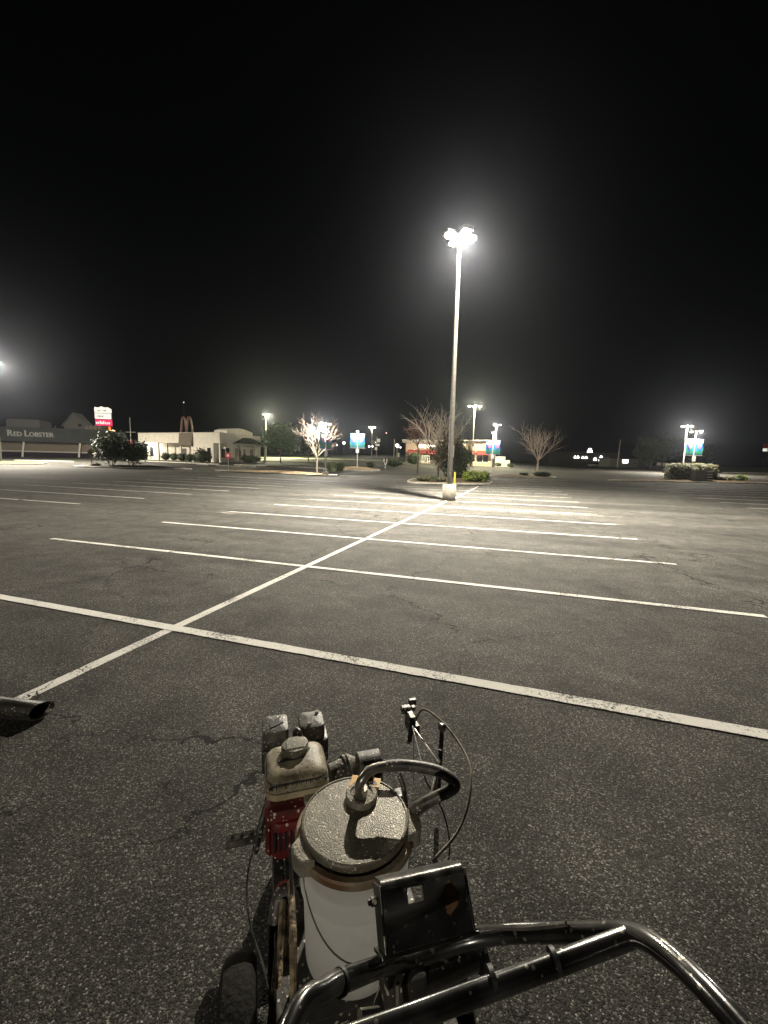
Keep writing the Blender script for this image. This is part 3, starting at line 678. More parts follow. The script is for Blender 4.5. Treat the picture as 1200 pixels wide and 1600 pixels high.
for i, (la, de, w_, lab) in enumerate(((-39.9, 76.0, 1.6, 'leftmost of the low hedge bushes under the restaurant veranda'), (-38.0, 75.2, 1.5, 'second low hedge bush from the left under the restaurant veranda'), (-36.3, 74.4, 1.7, 'low hedge bush in front of the grey veranda door'), (-34.4, 73.6, 1.9, 'low hedge bush under the brown sign panel of the restaurant'), (-32.9, 72.6, 1.4, 'low hedge bush next to the big dark ball bush'))):
    shrub(lab, la, de, (w_, 1.2, 1.35), M['leaf_dark'], 70+i, 420, .11, group='hedge bushes before the white restaurant')
shrub('dark low bush at the right end of the white restaurant', -24.2, 75, (4.2, 2, 1.3), M['leaf_dark'], 76, 700, .13)
shrub('small dark ball bush on the mulch bed beyond the banner mound', -2.2, 64.5, (1.3, 1.2, 1.0), M['leaf_dark'], 77, 300, .1)
shrub('long low green hedge in front of the brick restaurant', 1.4, 72, (4.4, 1.8, 1.2), M['leaf_mid'], 78, 900, .12)
shrub('large dark green bush in front of the brick restaurant corner', 5.6, 82, (3.2, 2.6, 2.4), M['leaf_green'], 79, 1200, .14)
shrub('small bush at the foot of the beige trash enclosure', 24.2, 89.5, (1.6, 1.2, .8), M['leaf_mid'], 80, 260, .12)
shrub('low bush right of the beige trash enclosure', 26.7, 89, (1.7, 1.2, .8), M['leaf_mid'], 81, 260, .12)
def grass_clump(label, lat, dep, w_, h_, seed, n=900):
    rnd = random.Random(seed); t = thing('ornamental_grass', label, 'grass clump', ground_at(lat, dep, .1), 0)
    mb = MB()
    for i in range(n):
        a = rnd.random()*2*pi; r = w_/2*sqrt(rnd.random())*.55; b = Vector((cos(a)*r, sin(a)*r*.8, 0)); o = Vector((cos(a), sin(a), 0))*rnd.uniform(.1, .75)*w_*.5
        h = h_*rnd.uniform(.5, 1.0); s = Vector((-sin(a), cos(a), 0))*.03
        mb.add([b-s, b+s, b+o*.45+Vector((0, 0, h*.7))+s, b+o*.45+Vector((0, 0, h*.7))-s, b+o+Vector((0, 0, h*.9))], [(0, 1, 2, 3), (3, 2, 4)])
    mb.build('blades', M['leaf_grass'], t, fix=False); return t
grass_clump('big arching ornamental grass clump behind the pale bare tree', -6.3, 53, 3.4, 1.6, 90)
grass_clump('tuft of ornamental grass left of the lamp post island shrubs', 4.4, 37.5, 1.2, .6, 91, 300)

# ------------------------------------------------------------------ buildings
def arch_path(cx_, w_, z0, h_, n=16):
    return [(cx_ - w_/2 + w_*i/n, z0 + h_*(1-abs(2*i/n-1)**2.6)) for i in range(n+1)]
def white_restaurant():
    p = ground_at(-29.6, 75.0); p.z = 1.12
    t = thing('restaurant', 'low cream stucco restaurant with a flat roof and unlit double arch emblem', 'restaurant', p, VA + atan2(-7, 18.6))
    G = -0.6
    mb = MB()
    mb.span((-20, 0, 3.55), (0, 11.5, 5.35))                    # upper band all round
    mb.span((-20, 1.9, G), (-6.45, 11.5, 3.55))                 # set-back veranda wall
    mb.span((-6.45, 0, G), (-1.5, 11.5, 3.55))
    mb.span((-1.5, 1.6, G), (0, 11.5, 3.55))
    o = mb.build('wall', M['white_wall'], t)
    mb = MB(); mb.span((-20.08, -.08, 5.35), (.08, 11.58, 5.47)); mb.build('parapet_coping', M['cream_trim'], t)
    mb = MB(); n = 12                                            # raised parapet with a curved top over the side entrance
    pl = [(2.8, 5.2), (10.2, 5.2)] + [(10.2-7.4*i/n, 6.1+.55*sin(pi*i/n)) for i in range(n+1)]
    mb.prism(pl, -3.8, -.9, Matrix(((0, 0, 1, 0), (1, 0, 0, 0), (0, 1, 0, 0), (0, 0, 0, 1)))); mb.build('curved_parapet', M['white_wall'], t)
    for x in (-14.9, -12.7, -9.3, -6.62): MB().box((x, .14, 1.5), (.26, .26, 4.2)).build('column', M['cream_trim'], t)
    MB().box((-.14, .14, 1.5), (.28, .28, 4.2)).build('column', M['cream_trim'], t)
    d = MB().span((-11.3, 1.82, 0), (-9.9, 1.93, 2.5)).build('door', M['door_grey'], t)
    MB().span((-11.4, 1.80, 0), (-11.3, 1.88, 2.6)).span((-9.9, 1.80, 0), (-9.8, 1.88, 2.6)).span((-11.4, 1.80, 2.5), (-9.8, 1.88, 2.6)).build('frame', M['brown_panel'], d)
    MB().box((-10.05, 1.79, 1.1), (.05, .06, .3)).build('handle', M['white_paint'], d)
    for x0, x1, z0, z1 in ((-19.2, -18.3, 1.0, 2.9), (-2.9, -2.1, .1, 2.7)):
        y = 1.84 if x0 < -7 else -.03
        w_ = MB().span((x0, y, z0), (x1, y+.06, z1)).build('window', M['glass'], t)
        MB().span((x0-.08, y-.02, z0-.08), (x1+.08, y+.03, z0)).span((x0-.08, y-.02, z1), (x1+.08, y+.03, z1+.08)).build('frame', M['cream_trim'], w_)
    MB().span((-1.3, 1.56, 0), (-.2, 1.63, 2.6)).build('door', M['glass'], t)
    mb = MB(); mb.prism([(-.05, 3.0), (-.42, 3.05), (-.42, 3.6), (-.14, 5.42), (-.05, 5.42)], -9.3, -6.2, Matrix(((0, 0, 1, 0), (1, 0, 0, 0), (0, 1, 0, 0), (0, 0, 0, 1)))); mb.build('brown_panel', M['brown_panel'], t)
    # double arch emblem standing on the roof edge
    em = MB()
    for c_ in (-8.45, -7.05): em.tube([(x, .1, z) for x, z in arch_path(c_, 1.38, 5.5, 2.75, 18)], .17, 8)
    em.build('arch_emblem', M['arch_red'], t, True)
    # side porch on the right wall
    mb = MB()
    a = [(-.02, 3.4), (2.0, 3.4), (2.0, 10.9), (-.02, 10.9)]
    v = [(x, y, 3.42) for x, y in a] + [(x, y, 3.66) for x, y in a] + [(-.02, 5.4, 4.85), (-.02, 8.9, 4.85), (.7, 6.0, 4.85), (.7, 8.3, 4.85)]
    mb.add(v, [(0, 1, 2, 3), (0, 4, 5, 1), (1, 5, 6, 2), (2, 6, 7, 3)]); mb.build('porch_beam', M['cream_trim'], t)
    mb = MB(); b = [(-.02, 3.2), (2.2, 3.2), (2.2, 11.1), (-.02, 11.1)]
    mb.add([(x, y, 3.67) for x, y in b] + [(-.02, 6.2, 4.9), (-.02, 8.1, 4.9), (.7, 6.6, 4.9), (.7, 7.7, 4.9)], [(0, 1, 6, 4), (1, 2, 7, 6), (2, 3, 5, 7), (4, 6, 7, 5), (3, 2, 1, 0)]); mb.build('porch_roof', M['dark_shingle'], t)
    for y in (3.7, 7.4, 10.6):
        MB().lathe([(.26, G), (.26, .25), (.2, .3), (.17, 3.1), (.22, 3.2), (.24, 3.42), (0, 3.42)], (1.75, y, 0), 14).build('column', M['cream_trim'], t, True)
    mb = MB(); mb.span((.003, .3, G), (.06, 11.45, 1.0)); mb.build('stone_wainscot', M['concrete'], t)
    for y in (1.9, 4.3, 6.4, 8.6):
        w_ = MB().span((.005, y-.45, 1.05), (.05, y+.45, 2.75)).build('window', M['glass'] if y == 1.9 else M['tan_siding'], t)
        MB().span((.004, y-.53, .98), (.09, y+.53, 1.05)).span((.004, y-.53, 2.75), (.09, y+.53, 2.83)).build('frame', M['cream_trim'], w_)
    MB().span((.003, 5.0, 0), (.07, 5.9, 2.5)).build('door', M['brown_panel'], t)
    for x, y, h in ((-5.5, 6, 1.3), (-3.9, 7.5, 1.0)):
        MB().span((x-.5, y-.5, 5.3), (x+.5, y+.5, 5.4+h*.7)).cyl((x, y, 5.4+h*.6), (x, y, 5.4+h), .35, .25, 10).build('roof_vent', M['grey_siding'], t)
    lamp_light('wall_lamp_light', (-18.2, 1.2, 3.1), 900, WARM, t, .08)
    wl = MB().rbox((-18.2, 1.72, 3.2), (.3, .25, .18), .04).build('wall_lamp', M['fixture'], t); MB().box((-18.2, 1.70, 3.08), (.22, .18, .05)).build('lens', M['lens_far'], wl)
white_restaurant()

def grey_restaurant():
    p = ground_at(-67.5, 99); p.z = 1.30
    t = thing('restaurant', 'long low restaurant with grey metal mansard roof and raised white lettering', 'restaurant', p, VA + atan2(4, 19.3))
    XL = -46
    MB().span((XL, 0, -1), (0, 16, 1.22)).build('base_wall', M['purple_base'], t)
    MB().span((XL, -.08, 1.22), (.08, 16, 1.52)).build('white_band', M['white_paint'], t)
    MB().span((XL, 0, 1.52), (0, 16, 3.7)).build('wall', M['tan_siding'], t)
    Mx = Matrix(((0, 0, 1, 0), (1, 0, 0, 0), (0, 1, 0, 0), (0, 0, 0, 1)))
    MB().prism([(-.9, 3.45), (-.9, 3.65), (2.6, 6.95), (13.4, 6.95), (16.9, 3.65), (16.9, 3.45)], XL, .6, Mx).build('roof', M['grey_metal_roof'], t)
    seam = MB()
    for i in range(30):
        x = XL + .8 + i*1.58; seam.prism([(-.9, 3.66), (-.9, 3.72), (2.6, 7.01), (2.6, 6.96)], x-.02, x+.02, Mx)
    o = seam.build('roof_seams', M['grey_metal_roof'], t); o['kind'] = 'stuff'
    MB().span((XL, -.95, 3.3), (.65, -.83, 3.62)).build('gutter', M['sign_dark'], t)
    for x in (-37, -26, -15.0, -3.7):
        MB().tube([(x, -1.9, -.6), (x, -1.6, 1.2), (x, -.95, 3.45)], [.2, .2, .2], 8).build('slanted_post', M['white_paint'], t)
    for x0 in (-44, -40, -35.5, -31, -22, -18.5, -11.5, -8):
        MB().span((x0, -.03, 2.0), (x0+1.6, .03, 3.1)).build('window', M['tan_siding'], t)
    MB().prism([(-8.6, 6.5), (-4.3, 6.5), (-4.3, 7.9), (-6.45, 10.6), (-8.6, 7.9)], 3.0, 7.0, Matrix(((1, 0, 0, 0), (0, 0, 1, 0), (0, 1, 0, 0), (0, 0, 0, 1)))).build('gable_tower', M['grey_siding'], t)
    mb = MB()
    for s in (-1, 1):
        a = Vector((-6.45, 0, 10.72)); b = Vector((-6.45+s*2.6, 0, 7.5)); mb.add([(a.x, 2.6, a.z), (b.x, 2.6, b.z), (b.x, 7.2, b.z), (a.x, 7.2, a.z), (a.x, 2.6, a.z+.14), (b.x, 2.6, b.z+.14), (b.x, 7.2, b.z+.14), (a.x, 7.2, a.z+.14)], [(0, 1, 2, 3), (4, 7, 6, 5), (0, 4, 5, 1), (1, 5, 6, 2), (2, 6, 7, 3)])
    mb.build('gable_roof', M['grey_metal_roof'], t)
    MB().span((-5.6, 2.93, 7.6), (-4.9, 2.99, 8.1)).build('window', M['glass'], t)
    MB().span((-4.3, 3.2, 6.6), (-.6, 6.8, 8.0)).build('roof_screen', M['grey_siding'], t)
    for i in range(4): MB().span((-4.2+i*.9, 3.1, 6.8), (-3.6+i*.9, 3.18, 7.9)).build('panel', M['tan_siding'], t)
    MB().prism([(-21, 6.6), (-14.2, 6.6), (-14.2, 8.6), (-14.6, 8.9), (-20.6, 8.9), (-21, 8.6)], 4.0, 9.0, Matrix(((1, 0, 0, 0), (0, 0, 1, 0), (0, 1, 0, 0), (0, 0, 0, 1)))).build('rear_roof', M['grey_siding'], t)
    MB().cyl((-11.5, 5, 6.8), (-11.5, 5, 7.7), .25, .25, 8).build('roof_pipe', M['grey_siding'], t)
    sl = atan2(3.3, 3.5)
    R = Matrix.Rotation(sl, 4, 'X')
    for tx, x, s in (('R', -18.9, 1.75), ('ED', -17.65, 1.25), ('L', -15.5, 1.75), ('OBSTER', -14.55, 1.25)):
        MM = Matrix.Translation((x, .32, 4.78)) @ Matrix.Rotation(pi/2, 4, 'X')
        lettering('lettering', tx, s*1.12, MM, M['letter_white'], t, .16, 1.0)
    # the letters stand upright off the roof on a rail
    MB().cyl((-19.0, .36, 4.72), (-9.2, .36, 4.72), .05, n=6).build('letter_rail', M['sign_dark'], t)
grey_restaurant()

def brick_restaurant():
    p = ground_at(4.6, 95); p.z = 1.75
    t = thing('restaurant', 'tan brick restaurant with lit white lettering and red awnings behind bare trees', 'restaurant', p, VA + atan2(-4.6, 18.4))
    MB().span((0, 0, -1), (19, 12, 4.9)).build('wall', M['brick'], t)
    MB().prism([(-.1, 4.75), (-.75, 5.25), (-.75, 5.4), (12, 5.4), (12, 4.75)], -.75, 19.6, Matrix(((0, 0, 1, 0), (1, 0, 0, 0), (0, 1, 0, 0), (0, 0, 0, 1)))).build('cornice', M['cream_trim'], t)
    for k, x in enumerate((.9, 3.9, 6.9, 9.9, 12.9, 15.9)):
        w_ = MB().span((x, -.04, .7), (x+2.3, .03, 2.6)).build('window', M['window_lit'] if k in (0, 2, 3) else M['glass'], t)
        MB().span((x-.08, -.07, .6), (x+2.38, -.01, .7)).span((x+1.1, -.07, .7), (x+1.2, -.01, 2.6)).build('frame', M['white_paint'], w_)
        MB().prism([(-.03, 3.2), (-1.0, 2.45), (-1.0, 2.2), (-.95, 2.2), (-.03, 2.9)], x-.25, x+2.55, Matrix(((0, 0, 1, 0), (1, 0, 0, 0), (0, 1, 0, 0), (0, 0, 0, 1)))).build('awning', M['red_awning'], t)
    MB().span((5.0, -.5, 2.0), (6.6, -.1, 3.2)).build('awning', M['red_awning'], t)
    lettering('lettering', 'FIVE GUYS', .95, Matrix.Translation((2.9, -.14, 3.62)) @ Matrix.Rotation(pi/2, 4, 'X'), M['letter_lit'], t, .12, 1.0)
    lamp_light('wall_lamp_light', (6.5, -1.6, 2.6), 130, WARM, t, .1)
    lamp_light('wall_lamp_light', (1.4, -1.6, 2.6), 110, WARM, t, .1)
    for i, x in enumerate((2.0, 10.2)):
        q = MB().rbox((x, -.12, 3.35), (.25, .2, .2), .04).build('wall_lamp', M['fixture'], t); MB().box((x, -.14, 3.24), (.2, .14, .04)).build('lens', M['lens_far'], q)
    return t
brick_restaurant()
t = thing('patio_railing', 'white slatted patio railing in front of the brick restaurant', 'railing', ground_at(8.6, 88.5, .25), VA)
MB().box((0, 0, 1.55), (1.7, .07, .1)).box((0, 0, .25), (1.7, .07, .1)).build('rail', M['white_paint'], t)
for k in range(5): MB().box((-.78+k*.39, 0, .8), (.16, .05, 1.7)).build('slat', M['white_paint'], t)
t = thing('low_wall', 'low dark brown wall in front of the brick restaurant', 'low wall', ground_at(13.6, 87, 0), VA)
MB().box((0, 0, .4), (8.6, .3, 1.6)).build('wall', M['brown_panel'], t); MB().box((0, 0, 1.24), (8.8, .42, .09)).build('coping', M['concrete'], t)

t = thing('trash_enclosure', 'beige masonry trash enclosure with dark gate behind a bannered post', 'enclosure', ground_at(21.1, 92, -.15), VA)
MB().span((2.75, 0, -.3), (5.3, .25, 2.25)).build('wall', M['white_wall'], t); MB().span((5.3, 0, -.3), (6.35, .25, 1.55)).build('low_wall', M['white_wall'], t)
MB().span((5.05, .25, -.3), (5.3, 3, 2.2)).build('side_wall', M['white_wall'], t); MB().span((.1, .25, -.3), (.35, 3, 2.4)).build('side_wall', M['white_wall'], t)
MB().span((.1, -.15, -.3), (.85, .25, 3.3)).build('pillar', M['cream_trim'], t); MB().span((.0, -.25, 3.3), (.95, .35, 3.45)).build('pillar_cap', M['cream_trim'], t)
for k in range(8): MB().span((.88+k*.23, .08, 0), (.88+k*.23+.21, .14, 2.1)).build('board', M['sign_dark'], t)
MB().span((2.7, -.05, 2.25), (5.35, .3, 2.35)).build('coping', M['cream_trim'], t)

def pylon_sign():
    p = ground_at(-76.9, 115); t = thing('pylon_sign', 'tall lit stacked shopping centre sign with white, pink and orange panels', 'sign', p, VA + .25)
    for x in (-1.2, 1.2): MB().box((x, 0, 3.4), (.4, .4, 7.4)).build('post', M['sign_dark'], t)
    MB().box((0, .1, 9.9), (4.0, .5, 6.2)).build('cabinet', M['sign_dark'], t)
    pn = MB(); pl = [(-2.0, 11.75), (2.0, 11.75), (2.05, 12.8), (1.2, 13.3), (.5, 13.2), (-.3, 13.45), (-1.2, 13.1), (-1.9, 13.3), (-2.05, 12.7)]
    pn.prism(pl, .12, .3, Matrix(((1, 0, 0, 0), (0, 0, -1, 0), (0, 1, 0, 0), (0, 0, 0, 1)))); a = pn.build('lit_panel', M['sign_white_lit'], t)
    b = MB().span((-2.0, -.30, 10.15), (1.9, -.14, 11.6)).build('lit_panel', M['sign_white_lit'], t)
    c = MB().span((-1.95, -.30, 8.35), (2.1, -.14, 9.98)).build('lit_panel', M['sign_pink_lit'], t)
    d = MB().span((-1.3, -.30, 7.25), (1.6, -.14, 8.15)).build('lit_panel', M['sign_orange_lit'], t)
    MB().span((-1.2, -.32, 6.75), (2.7, -.14, 7.2)).build('lit_panel', M['sign_yellow_lit'], t)
    rnd = random.Random(4)
    def marks(par, mat_, x0, x1, z, h, n):                       # lettering too small to read in the photograph: short strokes
        mb = MB(); x = x0
        for k in range(n):
            w_ = (x1-x0)/n*rnd.uniform(.45, .85); hh = h*rnd.choice((.6, .7, 1.0)); mb.span((x, -.36, z), (x+w_, -.305, z+hh)); x += (x1-x0)/n
        mb.build('lettering', mat_, par)
    marks(a, M['sign_dark'], -1.3, -.4, 12.2, .42, 3); marks(a, M['sign_dark'], .0, .9, 12.2, .42, 3)
    marks(b, M['sign_dark'], -1.4, .2, 10.7, .45, 4)
    marks(c, M['sign_white_lit'], -1.75, 1.75, 8.75, .85, 8)
    marks(d, M['sign_dark'], -.9, 1.2, 7.95, .18, 5)
pylon_sign()
p = ground_at(-53.4, 88, -.2); t = thing('flagpole', 'thin white flagpole with a cross yard left of the white restaurant', 'flagpole', p, VA)
MB().cyl((0, 0, 0), (0, 0, 8.6), .09, .04, 8).build('pole', M['pole_white'], t, True); MB().cyl((-1.05, 0, 5.75), (1.05, 0, 5.75), .06, n=8).build('yard', M['pole_white'], t)
MB().ball((0, 0, 8.65), (.16, .16, .16), 8).build('finial', M['pole_white'], t)
p = p + Vector((-.05, -.1, 0)); mb = MB(); vs = []; fs = []
for j in range(9):
    for i in range(4): vs.append((-.42+.3*i-.05*sin(j), .10*sin(i*2.2+j*.4), 2.0+j*.26-.12*i*(j < 3)))
for j in range(8):
    for i in range(3): fs.append((j*4+i, j*4+i+1, j*4+i+5, j*4+i+4))
mb.add(vs, fs); o = mb.build('flag', M['flag_red'], loc=p, fix=False); o.rotation_euler = (0, 0, VA); tag(o, 'limp red flag hanging on the thin flagpole', 'flag')

def road_sign(name, label, lat, dep, H, shape, mat_, size, turn=0.0, cat='sign'):
    t = thing(name, label, cat, ground_at(lat, dep), VA+turn)
    MB().box((0, 0, H/2-.1), (.07, .05, H+.2)).build('post', M['pole'], t)
    if shape == 'oct': poly = [(size*cos(pi/8+k*pi/4), H+size*.2+size*sin(pi/8+k*pi/4)) for k in range(8)]
    elif shape == 'house': poly = [(-size, H-size*.6), (size, H-size*.6), (size, H+size*.7), (0, H+size*1.5), (-size, H+size*.7)]
    else: poly = [(-size*.7, H-size), (size*.7, H-size), (size*.7, H+size), (-size*.7, H+size)]
    mb = MB(); mb.prism(poly, .03, .05, Matrix(((1, 0, 0, 0), (0, 0, -1, 0), (0, 1, 0, 0), (0, 0, 0, 1)))); pl = mb.build('sign_plate', mat_, t)
    return t, pl
t, pl = road_sign('stop_sign', 'small red octagonal sign on a thin post by the mulch island', -18.75, 49.9, 1.75, 'oct', M['red_sign'], .38)
MB().lathe([(.14, 0), (.165, 0), (.165, .012), (.14, .012)], (0, -.052, 1.83), 18, Matrix.Rotation(pi/2, 3, 'X')).build('emblem_ring', M['white_paint'], pl)
road_sign('sign', 'dull brown house-shaped sign at the left end of the left island', -37.0, 52.6, 1.7, 'house', M['brown_sign'], .42)
t, pl = road_sign('sign', 'small white forked marker post beyond the pale mulch mound', .05, 62.5, .4, 'rect', M['white_paint'], .12)
MB().tube([(0, -.03, .7), (-.22, -.03, 1.25), (-.22, -.03, 1.7)], .05, 6).tube([(0, -.03, .7), (.22, -.03, 1.25), (.22, -.03, 1.7)], .05, 6).build('fork', M['white_paint'], t)

# ------------------------------------------------------------------ far things
t = thing('slatted_bin', 'squat grey slatted bin set into the front of the clipped hedge', 'bin', ground_at(36.1, 47.35, .12), VA)
MB().box((-.45, .1, .62), (1.3, .8, 1.2)).build('body', M['grey_siding'], t); MB().box((-.1, .08, 1.26), (2.0, .9, .07)).build('lid', M['concrete'], t)
MB().box((.55, -.05, .6), (.6, .45, 1.15)).build('side_cabinet', M['sign_dark'], t)
for k in range(4): MB().box((.55, -.30, .22+k*.30), (.60, .04, .11)).build('slat', M['white_paint'], t)

def utility(label, lat, dep, H, r=.14, cat='pole', name='utility_pole', m='pole'):
    t = thing(name, label, cat, ground_at(lat, dep, -.3)); MB().cyl((0, 0, 0), (0, 0, H), r, r*.6, 8).build('post', M[m], t, True); return t
utility('tall thin grey pole left of the brick restaurant', 2.3, 110, 5.6)
t = utility('leaning wooden utility pole among the far right lights', 72.2, 130, 9.0, .2); t.rotation_euler = (0, .03, 0)
MB().box((0, 0, 8.4), (1.8, .12, .12)).build('crossarm', M['dark_bark'], t)
t = utility('short post with a white globe lamp left of the brick restaurant', 3.0, 108, 3.7, .10, 'lamp post', 'globe_lamp'); MB().ball((0, 0, 4.0), (1.0, .9, .65), 12).build('globe', M['far_light'], t, True)
MB().box((.45, -.2, 1.5), (.45, .3, 1.1)).build('cabinet', M['white_paint'], t)
far = [(-11.2, 140, 7.9, .55, 'round far street light left of the centre tulip banner, lower and nearest the bare tree', 'far_light'), (-13.9, 140, 8.2, .9, 'brighter far street light just left of the centre tulip banner', 'far_light'), (-17.6, 140, 9.9, .5, 'small far street light glimpsed right of the pale bare tree', 'far_light'),
       (-16.2, 140, 7.4, .4, 'faint far street light low beside the pale bare tree', 'far_light'), (-5.4, 140, 7.2, .6, 'far street light under the right tulip banner, left of two', 'far_light'), (-4.4, 140, 7.3, .6, 'far street light under the right tulip banner, right of two', 'far_light'),
       (-3.4, 140, 8.6, .4, 'far street light right of the centre tulip banner', 'far_light'), (0.2, 150, 12.5, .45, 'small reddish far light above the lot road, left of the main post', 'far_red'),
       (2.6, 90, 5.3, .35, 'white far light at the left corner of the brick restaurant, upper', 'far_light'), (4.2, 118, 6.3, .4, 'white far light at the left corner of the brick restaurant, lower', 'far_light'),
       (27.0, 150, 9.2, .5, 'tiny far light left of the spreading bare tree, upper', 'far_light'), (30.3, 150, 8.0, .6, 'tiny far light left of the spreading bare tree, lower', 'far_light'), (-64.5, 135, 19.6, .25, 'tiny white light high above the white restaurant', 'far_light')]
for la, de, z, s, lab, mm in far:
    g = ground_at(la, de); t = thing('street_light', lab, 'street light', g, 0, 'far street lights')
    MB().cyl((0, 0, -.3), (0, 0, z-g.z), .07, .05, 6).build('pole', M['sign_dark'], t); MB().ball((0, 0, z-g.z), (s, s, s), 10).build('lamp', M[mm], t, True)
t = thing('road_sign', 'cluster of pale road signs beside the tall lamp post behind the banner', 'sign', ground_at(-2.6, 125, 0), VA+.4)
MB().cyl((0, 0, -.3), (0, 0, 6.0), .1, n=8).build('post', M['pole'], t)
for x, z, a, b in ((.5, 4.9, 1.0, 1.0), (.2, 3.6, 1.3, .6), (-.3, 2.5, .7, .8), (-1.2, 4.3, 1.5, 1.2)): MB().box((x, -.12, z), (a, .05, b)).build('sign_plate', M['white_paint'] if x > -1 else M['grey_siding'], t)

t = thing('shop_row', 'low dark row of far shops with small glowing beam spots on the wall', 'shops', ground_at(88, 185, -.4), VA)
MB().span((-16, 0, 0), (16, 9, 6.2)).build('wall', M['dark_building'], t); MB().span((-16.3, -.3, 6.2), (16.3, 9.2, 6.6)).build('roof', M['sign_dark'], t)
for x, z, w_, h in ((-4.3, 4.4, 1.1, 1.0), (-3.0, 4.4, 1.1, 1.0), (-.8, 4.3, 1.3, .9), (.6, 4.3, 1.3, .9), (2.0, 7.4, 2.6, 1.8), (4.6, 3.7, 1.6, 1.2), (7.2, 4.0, 2.2, 2.2), (10.4, 3.5, 2.2, 1.7)):
    if z > 6: MB().span((x-1.5, -.2, 6.5), (x+1.5, .2, 8.6)).build('raised_front', M['dark_building'], t)
    MB().prism([(x-w_/2, z-h/2), (x+w_/2, z-h/2), (x+w_*.15, z+h/2), (x-w_*.15, z+h/2)], .22, .30, Matrix(((1, 0, 0, 0), (0, 0, -1, 0), (0, 1, 0, 0), (0, 0, 0, 1)))).build('wall_beam_spot', M['far_light'], t)  # lamp beams on the wall, modelled as glowing trapezoids
t = thing('shop', 'far grey shop with one bright window right of the utility pole', 'shop', ground_at(78, 136, -.4), VA)
MB().span((-5, 0, 0), (9, 7, 3.3)).build('wall', M['grey_siding'], t); MB().span((-5.2, -.2, 3.3), (9.2, 7, 3.6)).build('roof', M['sign_dark'], t)
MB().span((-.9, -.06, 1.9), (.9, .0, 3.0)).build('window', M['far_light'], t); MB().span((4.5, -.06, .3), (6.5, .0, 2.6)).build('door', M['door_grey'], t)
t = thing('pylon_sign', 'small lit red and white sign at the far right edge', 'sign', ground_at(145.2, 160), VA)
for x in (-.8, .8): MB().box((x, 0, 2.7), (.25, .25, 6.2)).build('post', M['sign_dark'], t)
MB().span((-1.4, -.2, 6.4), (2, .2, 7.4)).build('lit_panel', M['sign_white_lit'], t); MB().span((-1.4, -.2, 7.5), (2, .2, 9.3)).build('red_panel', M['red_sign'], t)
def car(label, lat, dep, turn, m, group):
    t = thing('parked_car', label, 'car', ground_at(lat, dep), VA+turn, group)
    Mx = Matrix(((0, 0, 1, 0), (1, 0, 0, 0), (0, 1, 0, 0), (0, 0, 0, 1)))
    MB().prism([(-2.2, .35), (2.2, .35), (2.25, .75), (1.5, .98), (.7, 1.0), (-1.9, 1.0), (-2.25, .8)], -.88, .88, Mx).build('body', m, t)
    MB().prism([(-1.7, .99), (1.0, .99), (.35, 1.46), (-1.1, 1.48)], -.76, .76, Mx).build('cabin', M['glass'], t)
    for x in (-.82, .82):
        for y in (-1.35, 1.4): MB().cyl((x-.1, y, .33), (x+.1, y, .33), .33, n=14).build('wheel', M['tyre'], t)
    for x in (-.6, .6): MB().box((x, -2.23, .75), (.3, .06, .14)).build('tail_lamp', M['red_sign'], t)
car('pale car parked before the far row of shops', 74.8, 150, .2, M['car_paint'], 'far parked cars')
car('dark car far off between the utility pole and the hedge', 72.6, 112, 1.3, M['purple_base'], 'far parked cars')
t = thing('board_sign', 'low pair of pale boards on posts at the far pavement edge', 'sign', ground_at(71.4, 108), VA)
for x in (-.75, .75):
    MB().box((x, 0, .6), (.1, .1, 1.6)).build('post', M['sign_dark'], t); MB().box((x, -.06, 1.45), (1.1, .06, .75)).build('board', M['concrete'], t)

# ------------------------------------------------------------------ haze volume added to spread a round glow about the lamps
hz = MB().span((-420, -420, -1.2), (420, 420, 26)).build('haze', M['concrete']); tag(hz, 'thin haze added over the lot to give the lamps a glow', None, None, 'stuff')
m = bpy.data.materials.new('lamp_glow_haze'); m.use_nodes = True; m.node_tree.nodes.clear()
vo = m.node_tree.nodes.new('ShaderNodeVolumePrincipled'); oo = m.node_tree.nodes.new('ShaderNodeOutputMaterial')
vo.inputs['Density'].default_value = HAZE_DENSITY; vo.inputs['Color'].default_value = (.78, .85, 1.0, 1); vo.inputs['Anisotropy'].default_value = .88
m.node_tree.links.new(vo.outputs[0], oo.inputs['Volume']); hz.data.materials.clear(); hz.data.materials.append(m)

# ------------------------------------------------------------------ the line striping machine (X across, Y forward, Z up; origin under the pail)
M['black_gloss'] = plain('black_gloss_paint', (.16, .16, .163), .24, .9, var=.3, scale=14, dirt=(.05, .05, .048), dirt_amt=.35, coat=.6, bump=.02, bscale=50, spat=.16, spat_scale=130)
M['bracket_edge'] = plain('worn_black_edge', (.16, .155, .14), .3, .6, var=.5, scale=30, dirt=(.03, .03, .028), dirt_amt=.5, bump=.06)
M['black_metal'] = plain('black_metal', (.018, .018, .018), .42, .2, var=.4, scale=16, dirt=(.06, .055, .048), dirt_amt=.5, bump=.1, bscale=70, spat=.3, spat_scale=90)
M['rubber_hose'] = plain('rubber_hose', (.03, .028, .025), .45, var=.4, scale=30, dirt=(.12, .11, .095), dirt_amt=.6, bump=.08, bscale=120, spat=.25, spat_scale=140)
M['coated_hose'] = plain('paint_caked_hose', (.38, .29, .17), .7, var=.5, scale=40, dirt=(.06, .045, .03), bump=.5, bscale=120)
M['pail'] = plain('white_pail', (.62, .60, .56), .42, var=.15, scale=5, dirt=(.45, .43, .38), dirt_amt=.3)
M['lid_metal'] = plain('grimy_lid', (.17, .158, .12), .42, .22, var=.5, scale=16, dirt=(.075, .066, .045), dirt_amt=.9, bump=.16, bscale=260, spat=.35, spat_scale=160, spat_col=(.45, .43, .36))
